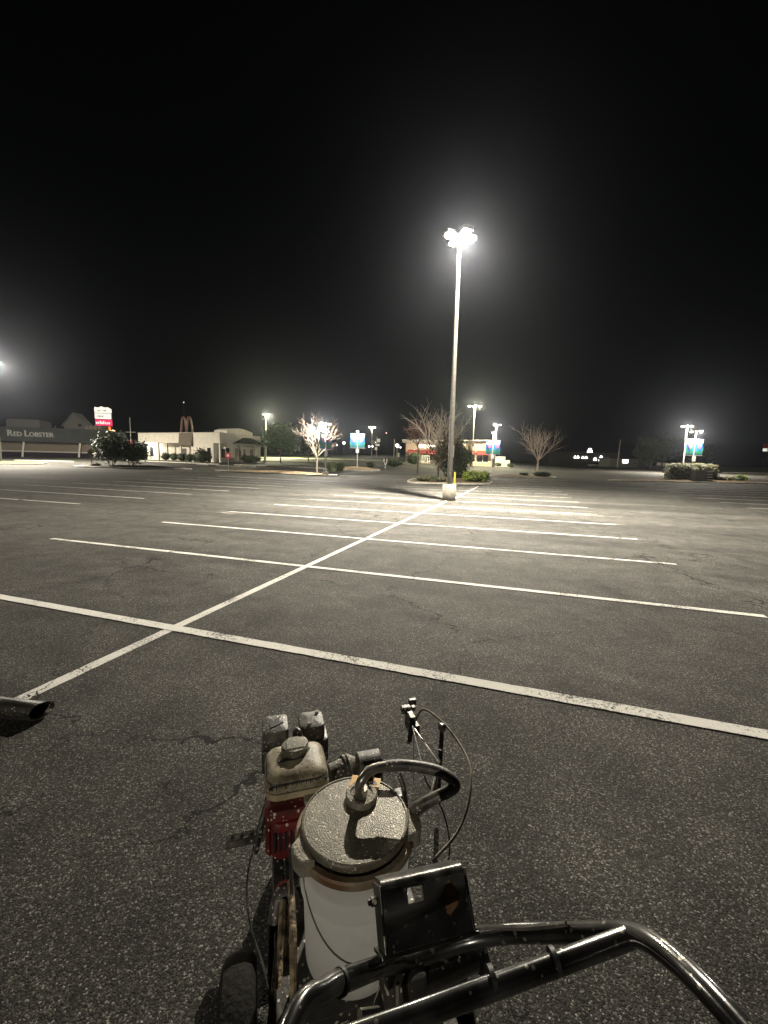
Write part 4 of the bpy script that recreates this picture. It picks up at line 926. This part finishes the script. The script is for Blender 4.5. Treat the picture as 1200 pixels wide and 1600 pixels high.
M['ring'] = plain('rusty_ring', (.30, .27, .20), .55, .2, var=.4, scale=9, dirt=(.15, .08, .04), dirt_amt=.35, bump=.2)
M['lug'] = plain('cast_lug', (.30, .28, .22), .6, .2, var=.4, scale=25, bump=.4, bscale=120)
M['tank'] = plain('cream_fuel_tank', (.36, .32, .22), .5, var=.4, scale=24, dirt=(.10, .08, .05), dirt_amt=.8, bump=.12, bscale=160, spat=.3, spat_scale=110, spat_col=(.09, .075, .05))
M['tank_skirt'] = plain('cream_tank_skirt', (.50, .44, .29), .5, var=.2, scale=10, dirt=(.3, .25, .15))
M['engine_red'] = plain('engine_red', (.16, .010, .012), .45, var=.4, scale=16, dirt=(.06, .012, .01), dirt_amt=.6, spat=.25, spat_scale=100)
M['engine_grey'] = plain('engine_casting', (.13, .12, .10), .55, .3, var=.5, scale=22, bump=.2, bscale=80, spat=.4, spat_scale=100)
M['cover_grey'] = plain('dusty_black_cover', (.13, .125, .108), .5, var=.5, scale=18, dirt=(.035, .033, .03), dirt_amt=.5, bump=.15, bscale=120, spat=.35, spat_scale=120)
M['steel'] = plain('bare_steel', (.42, .40, .35), .3, .8, var=.3, scale=20, bump=.08)
M['sticker_yellow'] = plain('sticker_yellow', (.75, .40, .03), .45, var=.15, scale=30)
M['sticker_black'] = plain('sticker_black', (.02, .02, .02), .5)
M['dirty_white'] = plain('dirty_white', (.42, .38, .28), .6, var=.5, scale=30)

mc = thing('line_striper', 'paint-spattered walk-behind line striping machine with engine, handlebars and white pail', 'line striper', (2.866, .542, 0), radians(34.5))
def P4(name, mb, mats, smooth=True, bev=0.0, parent=None):
    o = mb.build(name, mats, parent or mc, smooth)
    if bev: bevel(o, bev)
    return o
# chassis
for x in (-.20, .20): P4('frame_rail', MB().span((x-.02, -.32, .27), (x+.02, .62, .31)), M['black_metal'], False, .004)
for y in (-.30, .20, .60): P4('cross_member', MB().span((-.18, y-.02, .272), (.18, y+.02, .308)), M['black_metal'], False, .004)
P4('pail_tray', MB().span((-.165, -.165, .312), (.165, .165, .326)).span((-.165, -.171, .312), (.165, -.165, .36)), M['black_metal'], False, .003)
P4('axle', MB().cyl((-.33, -.06, .185), (.28, -.06, .185), .013), M['steel'])
for x, hidden in ((-.315, False), (.24, True)):
    t_ = MB(); c = (x, -.06, .185); Rx = Matrix.Rotation(pi/2, 3, 'Y')
    prof = [(.105, -.030), (.125, -.044), (.160, -.046), (.178, -.036), (.185, -.016), (.185, .016), (.178, .036), (.160, .046), (.125, .044), (.105, .030)]
    t_.lathe(prof, c, 40, Rx)
    wh = P4('wheel', MB().lathe([(.02, -.05), (.035, -.05), (.045, -.02), (.10, -.028), (.11, -.03), (.11, .03), (.10, .028), (.045, .02), (.035, .05), (.02, .05)], c, 28, Rx), M['dirty_white'])
    P4('tyre', t_, M['tyre'], True, 0, wh)
fw = P4('front_wheel', MB().lathe([(.02, -.03), (.06, -.02), (.065, .02), (.02, .03)], (-.13, .58, .105), 20, Matrix.Rotation(pi/2, 3, 'Y')), M['dirty_white'])
P4('tyre', MB().lathe([(.06, -.025), (.09, -.034), (.105, -.02), (.105, .02), (.09, .034), (.06, .025)], (-.13, .58, .105), 28, Matrix.Rotation(pi/2, 3, 'Y')), M['tyre'], True, 0, fw)
P4('wheel_fork', MB().span((-.185, .56, .1), (-.17, .6, .27)).span((-.09, .56, .1), (-.075, .6, .27)).span((-.185, .56, .255), (-.075, .6, .27)), M['black_metal'], False, .003)

# engine
P4('engine_block', MB().rbox((-.125, .455, .40), (.20, .19, .20), .03).span((-.21, .50, .33), (-.04, .62, .47)), M['engine_grey'])
fins = MB()
for k in range(6): fins.span((-.22, .56, .36+k*.022), (-.03, .64, .366+k*.022))
P4('cooling_fins', fins, M['engine_grey'], False)['kind'] = 'stuff'
sh = P4('fan_shroud', MB().rbox((-.165, .37, .435), (.155, .14, .17), .045, 5).rbox((-.165, .315, .42), (.125, .06, .13), .04, 5), M['engine_red'])
for k in range(5): P4('vent_slot', MB().span((-.215+k*.018, .282, .385), (-.207+k*.018, .287, .455)), M['sticker_black'], False, 0, sh)
P4('starter_grip', MB().rbox((-.12, .275, .45), (.018, .02, .05), .006), M['dirty_white'], True, 0, sh)
P4('carburettor', MB().rbox((-.055, .345, .49), (.11, .07, .07), .015).cyl((-.045, .33, .505), (-.045, .30, .505), .022), M['lug'])
P4('choke_lever', MB().tube([(-.075, .31, .50), (-.06, .295, .515), (-.035, .298, .51)], .006, 6), M['black_metal'])
def loft(c, d, r, levels, n=6):                       # stacked rounded rectangles (level, inset)
    mb = MB(); loops = []
    for zz, ins in levels:
        rr = max(r-ins*.6, .004); x, y = d[0]/2-ins, d[1]/2-ins; L = []
        for q, (a_, b_) in enumerate(((1, 1), (-1, 1), (-1, -1), (1, -1))):
            for k in range(n+1):
                a = q*pi/2 + k/n*pi/2; L.append((c[0]+a_*(x-rr)+rr*cos(a), c[1]+b_*(y-rr)+rr*sin(a), zz))
        loops.append(L)
    m_ = len(loops[0]); vs = [p for L in loops for p in L]; fs = [tuple(range(m_-1, -1, -1)), tuple((len(loops)-1)*m_+k for k in range(m_))]
    for i in range(len(loops)-1):
        for k in range(m_): fs.append((i*m_+k, i*m_+(k+1) % m_, (i+1)*m_+(k+1) % m_, (i+1)*m_+k))
    return mb.add(vs, fs)
tk = P4('fuel_tank', loft((-.1275, .447), (.226, .208), .045, [(.550, .0), (.572, .002), (.588, .012), (.599, .028), (.605, .05), (.607, .08)]), M['tank'])
P4('tank_skirt', loft((-.1275, .447), (.226, .208), .045, [(.508, .014), (.516, .003), (.545, .0)]), M['tank_skirt'], True, 0, tk)
P4('seam', loft((-.1275, .447), (.220, .202), .045, [(.544, 0), (.551, 0)]), M['sticker_black'], True, 0, tk)
P4('paint_drips', loft((-.1275, .447), (.2265, .2085), .045, [(.5775, .0052), (.5805, .0065)]), M['sticker_black'], True, 0, tk)
cp = P4('fuel_cap', MB().lathe([(.045, .60), (.05, .61), (.05, .628), (.044, .634), (0, .636)], (-.13, .475, 0), 20), M['lid_metal'], True, 0, tk)
P4('caked_paint', MB().prism([(-.042, -.034), (.030, -.030), (.048, .004), (.036, .034), (-.008, .040), (-.038, .018)], .600, .638, Matrix.Translation((-.125, .475, 0))), M['lid_metal'], False, .006, tk)
P4('torn_label', MB().prism([(-.066, -.048), (.028, -.044), (.055, .004), (.040, .020), (.03, -.022), (-.036, -.028)], .600, .612, Matrix.Translation((-.128, .470, 0))), M['sticker_black'], False, 0, tk)
rnd = random.Random(11)
for k in range(26):
    x = -.225 + k*.0078; L_ = rnd.choice((.004, .007, .011, .016)); w_ = rnd.uniform(.0015, .0035)
    P4('drip', MB().add([(x-w_, .3446, .5795), (x+w_, .3446, .5795), (x+w_*.3, .3428, .5795-L_), (x-w_*.3, .3428, .5795-L_), (x-w_, .350, .5775), (x+w_, .350, .5775), (x+w_*.3, .348, .5775-L_), (x-w_*.3, .348, .5775-L_)], [(0, 1, 2, 3), (0, 4, 5, 1), (1, 5, 6, 2), (2, 6, 7, 3), (3, 7, 4, 0)]), M['sticker_black'], False, 0, tk)
ac = P4('air_cleaner', MB().rbox((-.195, .675, .565), (.105, .125, .075), .022, 5, None, .004), M['cover_grey'])
P4('base', MB().rbox((-.195, .675, .475), (.115, .135, .10), .022, 5), M['black_metal'], True, 0, ac)
P4('torn_label', MB().prism([(-.022, -.035), (.012, -.018), (.03, -.004), (.006, .006), (.018, .035), (-.006, .02), (-.012, .0), (-.026, -.004)], .6, .608, Matrix.Translation((-.193, .672, 0))), M['sticker_black'], False, 0, ac)
mf = P4('muffler', MB().rbox((-.045, .668, .572), (.105, .12, .06), .024, 5, None, .004), M['cover_grey'])
P4('base', MB().rbox((-.04, .668, .49), (.125, .135, .10), .024, 5), M['black_metal'], True, 0, mf)
for x, y in ((-.058, .625), (-.018, .70)): P4('bolt', MB().cyl((x, y, .60), (x, y, .614), .008, n=8), M['steel'], True, 0, mf)
P4('spark_lead', MB().tube(bez([(-.12, .64, .50), (-.118, .625, .58), (-.105, .60, .60), (-.095, .575, .57)]), .010, 8), M['black_metal'])
P4('oil_pipe', MB().tube(bez([(-.235, .36, .50), (-.262, .34, .42), (-.275, .33, .36)]), .012, 8), M['black_metal'])
br = P4('engine_mount_bar', MB().span((-.385, .452, .272), (-.10, .492, .302)), M['cover_grey'], False, .004)
for k in range(4): P4('bolt', MB().cyl((-.36+k*.035, .472, .302), (-.36+k*.035, .472, .308), .006, n=8), M['sticker_black'], True, 0, br)

# pump
pu = P4('pump', MB().cyl((.0, .445, .505), (.085, .465, .51), .036, .038, 18).cyl((.06, .459, .508), (.075, .463, .509), .046, n=18), M['engine_grey'])
P4('drive_cone', MB().cyl((.075, .463, .51), (.115, .47, .515), .050, .018, 14), M['lug'], True, 0, pu)
hs = MB(); n = 14
hs.prism([(-.045, -.20)] + [(.045, -.20), (.045, .0)] + [(.045*cos(pi*k/n), .03*sin(pi*k/n)) for k in range(1, n)] + [(-.045, 0)], .112, .205, Matrix(((0, 0, 1, 0), (1, 0, 0, .455), (0, 1, 0, .525), (0, 0, 0, 1))))
P4('gear_housing', hs, M['cover_grey'], True, .004)
P4('pump_cylinder', MB().cyl((.16, .40, .50), (.16, .36, .20), .032, n=16).cyl((.16, .385, .40), (.16, .377, .35), .045, n=16), M['engine_grey'])
P4('filter_body', MB().cyl((.235, .30, .28), (.235, .30, .47), .03, n=16).cyl((.235, .30, .47), (.235, .30, .50), .02, n=12), M['black_metal'])

# suction hose: from the lid up, over to the right and back down to the pump
P4('suction_hose', MB().tube(bez([(.100, .043, .825), (.140, .034, .827), (.190, .016, .826), (.240, -.008, .821), (.270, -.034, .813), (.278, -.048, .799), (.258, -.046, .783), (.222, -.036, .763), (.182, -.022, .735), (.166, .005, .69), (.163, .12, .55), (.16, .30, .42)], 8), .0155, 14), M['rubber_hose'])
P4('suction_pipe', MB().tube(bez([(.026, .050, .738), (.020, .040, .775), (.026, .036, .802), (.056, .044, .821), (.104, .043, .825)], 6), .0135, 14).cyl((.028, .052, .735), (.028, .052, .765), .019, n=12), M['steel'])
P4('return_hose', MB().tube(bez([(.075, .115, .748), (.095, .125, .765), (.13, .115, .768), (.158, .09, .75), (.168, .062, .70), (.172, .06, .60), (.2, .18, .45)], 6), .008, 10), M['rubber_hose'])
P4('hose_fitting', MB().cyl((.070, .118, .735), (.070, .118, .765), .016, n=10).cyl((.062, .108, .75), (.088, .116, .76), .011, n=8), M['black_metal'])

# spray gun on its arm, front right
P4('gun_arm', MB().tube([(.20, .34, .30), (.42, .42, .31), (.492, .515, .40), (.478, .80, .385)], [.016, .015, .007, .007], 10), M['steel'])
gu = P4('spray_gun', MB().rbox((.485, .86, .38), (.035, .09, .09), .012).box((.475, .905, .42), (.05, .03, .035)).cyl((.485, .85, .34), (.485, .86, .27), .013, n=10).box((.505, .835, .355), (.03, .05, .05)), M['black_metal'], False, .003)
P4('trigger', MB().box((.52, .93, .415), (.022, .055, .02)).box((.53, .955, .425), (.04, .022, .03)), M['black_metal'], False, .002, gu)
P4('spray_tip', MB().cyl((.485, .875, .27), (.485, .88, .245), .009, n=8), M['steel'], True, 0, gu)
po = P4('guide_post', MB().cyl((.585, .70, .08), (.585, .69, .45), .011, n=10), M['black_metal'])
P4('clamp', MB().box((.585, .69, .44), (.03, .03, .03)).cyl((.585, .69, .445), (.585, .66, .465), .009, n=8), M['steel'], False, .003, po)
P4('clamp_arm', MB().tube([(.49, .52, .395), (.54, .61, .34), (.585, .695, .30)], .009, 8).cyl((.54, .60, .34), (.54, .60, .40), .011, n=8), M['black_metal'])
P4('spray_hose', MB().tube(bez([(.49, .80, .42), (.53, .80, .475), (.585, .70, .465), (.62, .58, .43), (.615, .46, .40), (.56, .36, .34), (.48, .30, .27), (.36, .26, .22)], 8), .0055, 8), M['dirty_white'])
P4('trigger_cable', MB().tube(bez([(.47, .79, .40), (.44, .60, .37), (.43, .50, .34), (.47, .42, .27), (.48, .36, .18), (.44, .30, .14), (.36, .27, .15), (.24, .22, .22)], 8), .004, 6), M['rubber_hose'])
P4('hanging_wire', MB().tube([(.483, .80, .34), (.486, .79, .1)], .0018, 5), M['steel'])

# hoses and lines hung on the left side of the pail
P4('hanging_hose', MB().tube(bez([(-.205, -.10, .12), (-.215, .05, .22), (-.212, .13, .30), (-.20, .165, .345), (-.175, .165, .35), (-.16, .14, .32), (-.165, .08, .22), (-.17, -.05, .14)], 7), .024, 14), M['rubber_hose'])
P4('red_sleeve', MB().tube(bez([(-.212, .168, .352), (-.198, .188, .366), (-.175, .190, .366), (-.158, .176, .350)], 6), .0075, 8), plain('dull_red_hose', (.20, .05, .045), .55, var=.3, scale=20))
cl = [[(-.19, .17, .33), (-.178, .06, .30), (-.18, -.08, .22), (-.19, -.24, .12)], [(-.165, .20, .36), (-.185, .03, .31), (-.175, -.10, .20), (-.165, -.20, .16), (-.12, -.26, .15)], [(-.17, .10, .38), (-.175, -.02, .30), (-.195, -.14, .20), (-.20, -.26, .13), (-.185, -.30, .11), (-.175, -.2, .14), (-.178, -.02, .24)], [(-.168, .14, .42), (-.17, .0, .40), (-.178, -.1, .28)], [(-.185, -.05, .20), (-.20, -.2, .12), (-.215, -.3, .09), (-.2, -.34, .08), (-.185, -.26, .1)], [(-.205, .08, .30), (-.222, -.02, .27), (-.228, -.14, .22), (-.23, -.28, .16)], [(-.19, .14, .36), (-.205, .02, .33), (-.215, -.08, .28), (-.205, -.2, .24), (-.215, -.3, .18)], [(-.222, .0, .24), (-.236, -.08, .22), (-.240, -.2, .18), (-.225, -.3, .15), (-.214, -.18, .19), (-.216, -.04, .25)]]
for i, c in enumerate(cl): P4('caked_line', MB().tube(bez(c, 7), .007 if i < 3 else .010, 8), M['coated_hose'])
P4('valve', MB().cyl((-.165, .115, .29), (-.165, .10, .25), .014, n=10).cyl((-.165, .125, .30), (-.165, .115, .29), .02, n=10), M['dirty_white'])
P4('support_strut', MB().cyl((-.165, .12, .30), (-.172, .06, .62), .006, n=8), M['black_metal'])
P4('throttle_cable', MB().tube(bez([(-.275, .46, .27), (-.30, .40, .24), (-.305, .32, .20), (-.285, .22, .18), (-.25, .10, .20), (-.2, -.15, .3), (-.1, -.4, .7)], 7), .0035, 6), M['rubber_hose'])

# handlebars
hb = P4('handlebar', MB().tube(bez([(-.30, -.76, 1.02), (-.215, -.592, 1.03), (-.165, -.548, 1.005), (-.118, -.515, .962), (-.06, -.475, .905), (.0, -.455, .868), (.09, -.465, .885), (.15, -.498, .92), (.195, -.545, .965), (.222, -.605, 1.03), (.232, -.650, 1.080), (.225, -.70, 1.12), (.21, -.775, 1.155), (.19, -.90, 1.18)], 8), .0135, 18), M['black_gloss'])
P4('crossbar', MB().tube([(-.20, -.612, 1.020), (-.075, -.626, 1.040), (.232, -.652, 1.080)], .0125, 18), M['black_gloss'], True, 0, hb)
P4('cable', MB().tube(bez([(.02, -.47, .905), (.10, -.48, .925), (.16, -.52, .955), (.20, -.57, 1.01)], 6), .004, 6), M['rubber_hose'], True, 0, hb)
for i, f in enumerate((.35, .62)): P4('cable_tie', MB().lathe([(.0148, -.003), (.0148, .003)], (-.075+(.31)*f, -.618-.037*f, 1.045+.038*f), 14, Vector((1, -.12, .12)).to_track_quat('Z', 'Y').to_matrix()), M['sticker_black'], True, 0, hb)
P4('cable_tie', MB().lathe([(.0158, -.003), (.0158, .003)], (-.142, -.532, .985), 14, Vector((.75, .45, -.5)).to_track_quat('Z', 'Y').to_matrix()), M['sticker_black'], True, 0, hb)
for x in (-.035, .09): P4('handle_post', MB().tube([(x, -.462, .87), (x, -.40, .72), (x, -.27, .31)], .016, 12), M['black_gloss'])
# bent bracket plate standing on the handlebar, flanges folded away from the operator
bt = Matrix.Translation((.019, -.455, .968)) @ Matrix.Rotation(radians(3), 4, 'Y') @ Matrix.Rotation(radians(-39), 4, 'X')
def bk(name, a, b, mat_, bev=.0, parent=None):
    mb = MB().span(a, b); mb.v = [tuple(bt @ Vector(p)) for p in mb.v]; return P4(name, mb, mat_, False, bev, parent)
bx = bk('bracket_plate', (-.075, -.002, -.046), (-.032, .002, .030), M['black_gloss'])
bk('front_plate', (-.004, -.002, -.046), (.075, .002, .030), M['black_gloss'], 0, bx); bk('front_plate', (-.032, -.002, -.046), (-.004, .002, .006), M['black_gloss'], 0, bx); bk('front_plate', (-.032, -.002, .026), (-.004, .002, .030), M['black_gloss'], 0, bx)
mb = MB(); pr = [(-.002, .030)] + [(.010-.012*cos(q*pi/12), .030+.012*sin(q*pi/12)) for q in range(7)] + [(.045, .042), (.045, .038), (.010, .038)] + [(.010-.008*cos(q*pi/12), .030+.008*sin(q*pi/12)) for q in range(5, -1, -1)]
mb.prism(pr, -.075, .075, bt @ Matrix(((0, 0, 1, 0), (1, 0, 0, 0), (0, 1, 0, 0), (0, 0, 0, 1)))); P4('bent_top_edge', mb, M['bracket_edge'], True, 0, bx)
bk('side_flange', (-.0795, -.004, -.046), (-.0755, .042, .036), M['bracket_edge'], .001, bx); bk('side_flange', (.0755, -.004, -.046), (.0795, .042, .036), M['bracket_edge'], .001, bx)
bk('foot_flange', (-.085, -.004, -.052), (.085, .05, -.0465), M['black_gloss'], .001, bx)
mb = MB().prism([(-.017, 0), (-.004, -.024), (.014, -.012), (.013, .010), (.002, .022)], -.0035, -.0025, bt @ Matrix(((1, 0, 0, .042), (0, 0, 1, 0), (0, 1, 0, .004), (0, 0, 0, 1)))); P4('worn_label', mb, M['ring'], False, 0, bx)
mb = MB().cyl((-.080, .02, .015), (-.090, .02, .015), .007, n=8).cyl((-.090, .02, .015), (-.095, .02, .015), .0045, n=8); mb.v = [tuple(bt @ Vector(p)) for p in mb.v]; P4('side_bolt', mb, M['black_metal'], True, 0, bx)
P4('clamp_roller', MB().cyl((.01, -.455, .832), (.115, -.455, .845), .026, n=20).cyl((.115, -.455, .845), (.128, -.455, .846), .034, n=20), M['black_gloss'])
P4('clamp_block', MB().rbox((-.02, -.455, .84), (.07, .06, .06), .01).rbox((.05, -.43, .80), (.1, .06, .05), .01), M['black_metal'])
P4('lever', MB().tube(bez([(-.045, -.50, .90), (-.05, -.52, .84), (-.06, -.535, .78)]), .004, 6).tube([(-.11, -.52, .90), (-.08, -.515, .885)], .007, 8), M['steel'])

# ------------------------------------------------------------------ the pail standing on the machine
pa = thing('paint_pail', 'white ribbed plastic pail with a grimy grey lid standing in the striping machine', 'pail', (2.866, .542, .326), radians(34.5))
m, n, b = new_mat('white_plastic'); L = n.links
b.inputs['Base Color'].default_value = (.7, .7, .69, 1); b.inputs['Roughness'].default_value = .38
tcn = node(n, 'ShaderNodeTexCoord'); q = node(n, 'ShaderNodeTexNoise'); q.inputs['Scale'].default_value = 14; q.inputs['Detail'].default_value = 6; L.new(tcn.outputs['Object'], q.inputs['Vector'])
cr = node(n, 'ShaderNodeValToRGB'); e = cr.color_ramp.elements; e[0].position = .30; e[0].color = (.42, .41, .38, 1); e[1].position = .46; e[1].color = (.74, .74, .73, 1); L.new(q.outputs['Fac'], cr.inputs[0]); L.new(cr.outputs[0], b.inputs['Base Color'])
tr = node(n, 'ShaderNodeBsdfTranslucent'); tr.inputs[0].default_value = (.97, .97, .95, 1); mx = node(n, 'ShaderNodeMixShader'); mx.inputs[0].default_value = .8
L.new(b.outputs[0], mx.inputs[1]); L.new(tr.outputs[0], mx.inputs[2]); L.new(mx.outputs[0], n.nodes['Material Output'].inputs[0]); M['white_plastic'] = m
bo = MB().lathe([(.0, .0), (.132, .0), (.136, .008), (.142, .20), (.1425, .222), (.150, .226), (.150, .236), (.1435, .241), (.1445, .270), (.152, .274), (.152, .286), (.1455, .291), (.1465, .313), (.153, .318), (.153, .345), (.147, .35), (.140, .35)], (0, 0, 0), 56).build('pail_body', M['white_plastic'], pa, True)
MB().lathe([(.148, .348), (.160, .348), (.164, .353), (.164, .368), (.160, .373), (.146, .373), (.146, .348)], (0, 0, 0), 56).build('clamp_ring', M['ring'], pa, True)
ld = MB().lathe([(.138, .373), (.138, .380), (.147, .384), (.149, .390), (.149, .397), (.146, .402), (.142, .4035), (.1405, .4008), (.137, .4008), (.06, .404), (0, .405)], (0, 0, 0), 56).build('lid', M['lid_metal'], pa, True)
cpp = MB().lathe([(.046, .400), (.047, .416), (.043, .421), (.034, .421), (.032, .417), (.0, .417)], (.030, .054, 0), 28).build('bung', M['lug'], ld, True)
for sx_, an in ((-1, radians(200)), (1, radians(-18))):
    R = Matrix.Rotation(an, 4, 'Z')
    mb = MB().prism([(.145, -.045), (.178, -.028), (.184, .0), (.178, .028), (.145, .045)], .345, .392, R); bevel(mb.build('clamp_lug', M['lug'], pa), .004)
st = MB(); st.prism([(-.045, -.022), (.045, -.022), (.045, .024), (-.045, .024)], .4035, .4046, Matrix.Translation((.055, .108, 0)) @ Matrix.Rotation(radians(-25), 4, 'Z'))
so = st.build('hazard_sticker', M['sticker_yellow'], ld)
for cx_, cy_, s in ((-.022, .0, .013), (.004, -.006, .015), (.026, .003, .012), (-.004, .014, .008)):
    mb = MB().prism([(cx_-s, cy_-s*.8), (cx_+s, cy_-s*.5), (cx_+s*.1, cy_+s)], .4047, .4052, Matrix.Translation((.055, .108, 0)) @ Matrix.Rotation(radians(-25), 4, 'Z')); mb.build('hazard_mark', M['sticker_black'], so)
bl = [(.152*cos(a), .152*sin(a), .30 - .17*sin(pi*(k/24))**.8) for k, a in ((k, radians(195+k*150/24)) for k in range(25))]
MB().tube(bl, .0022, 6).build('bail_handle', M['steel'], pa, True)

# ------------------------------------------------------------------ slant-cut tube lying on the lot at the left
t = thing('pipe', 'black slant-cut pipe lying on the asphalt at the left edge, over the paint line', 'pipe', (.375, 1.285, .0595), radians(11))
def ring(r, x, cut, off=0.0, n=36):
    R_ = []
    for k in range(n):
        a = 2*pi*k/n; y, z = r*cos(a), r*sin(a); R_.append((off + y*.62 + z*.28 if cut else x, y, z))
    return R_
rings = [ring(.055, -1.1, False), ring(.055, -.2, False), ring(.055, 0, True, -.008), ring(.0575, 0, True, -.004), ring(.0575, 0, True, .003), ring(.055, 0, True, .004), ring(.050, 0, True, -.003), ring(.050, -.2, False), ring(.050, -1.1, False)]
mb = MB(); n = 36
mb.add([p for r in rings for p in r], [(i*n+k, i*n+(k+1) % n, (i+1)*n+(k+1) % n, (i+1)*n+k) for i in range(len(rings)-1) for k in range(n)])
mb.build('tube', M['black_metal'], t, True)
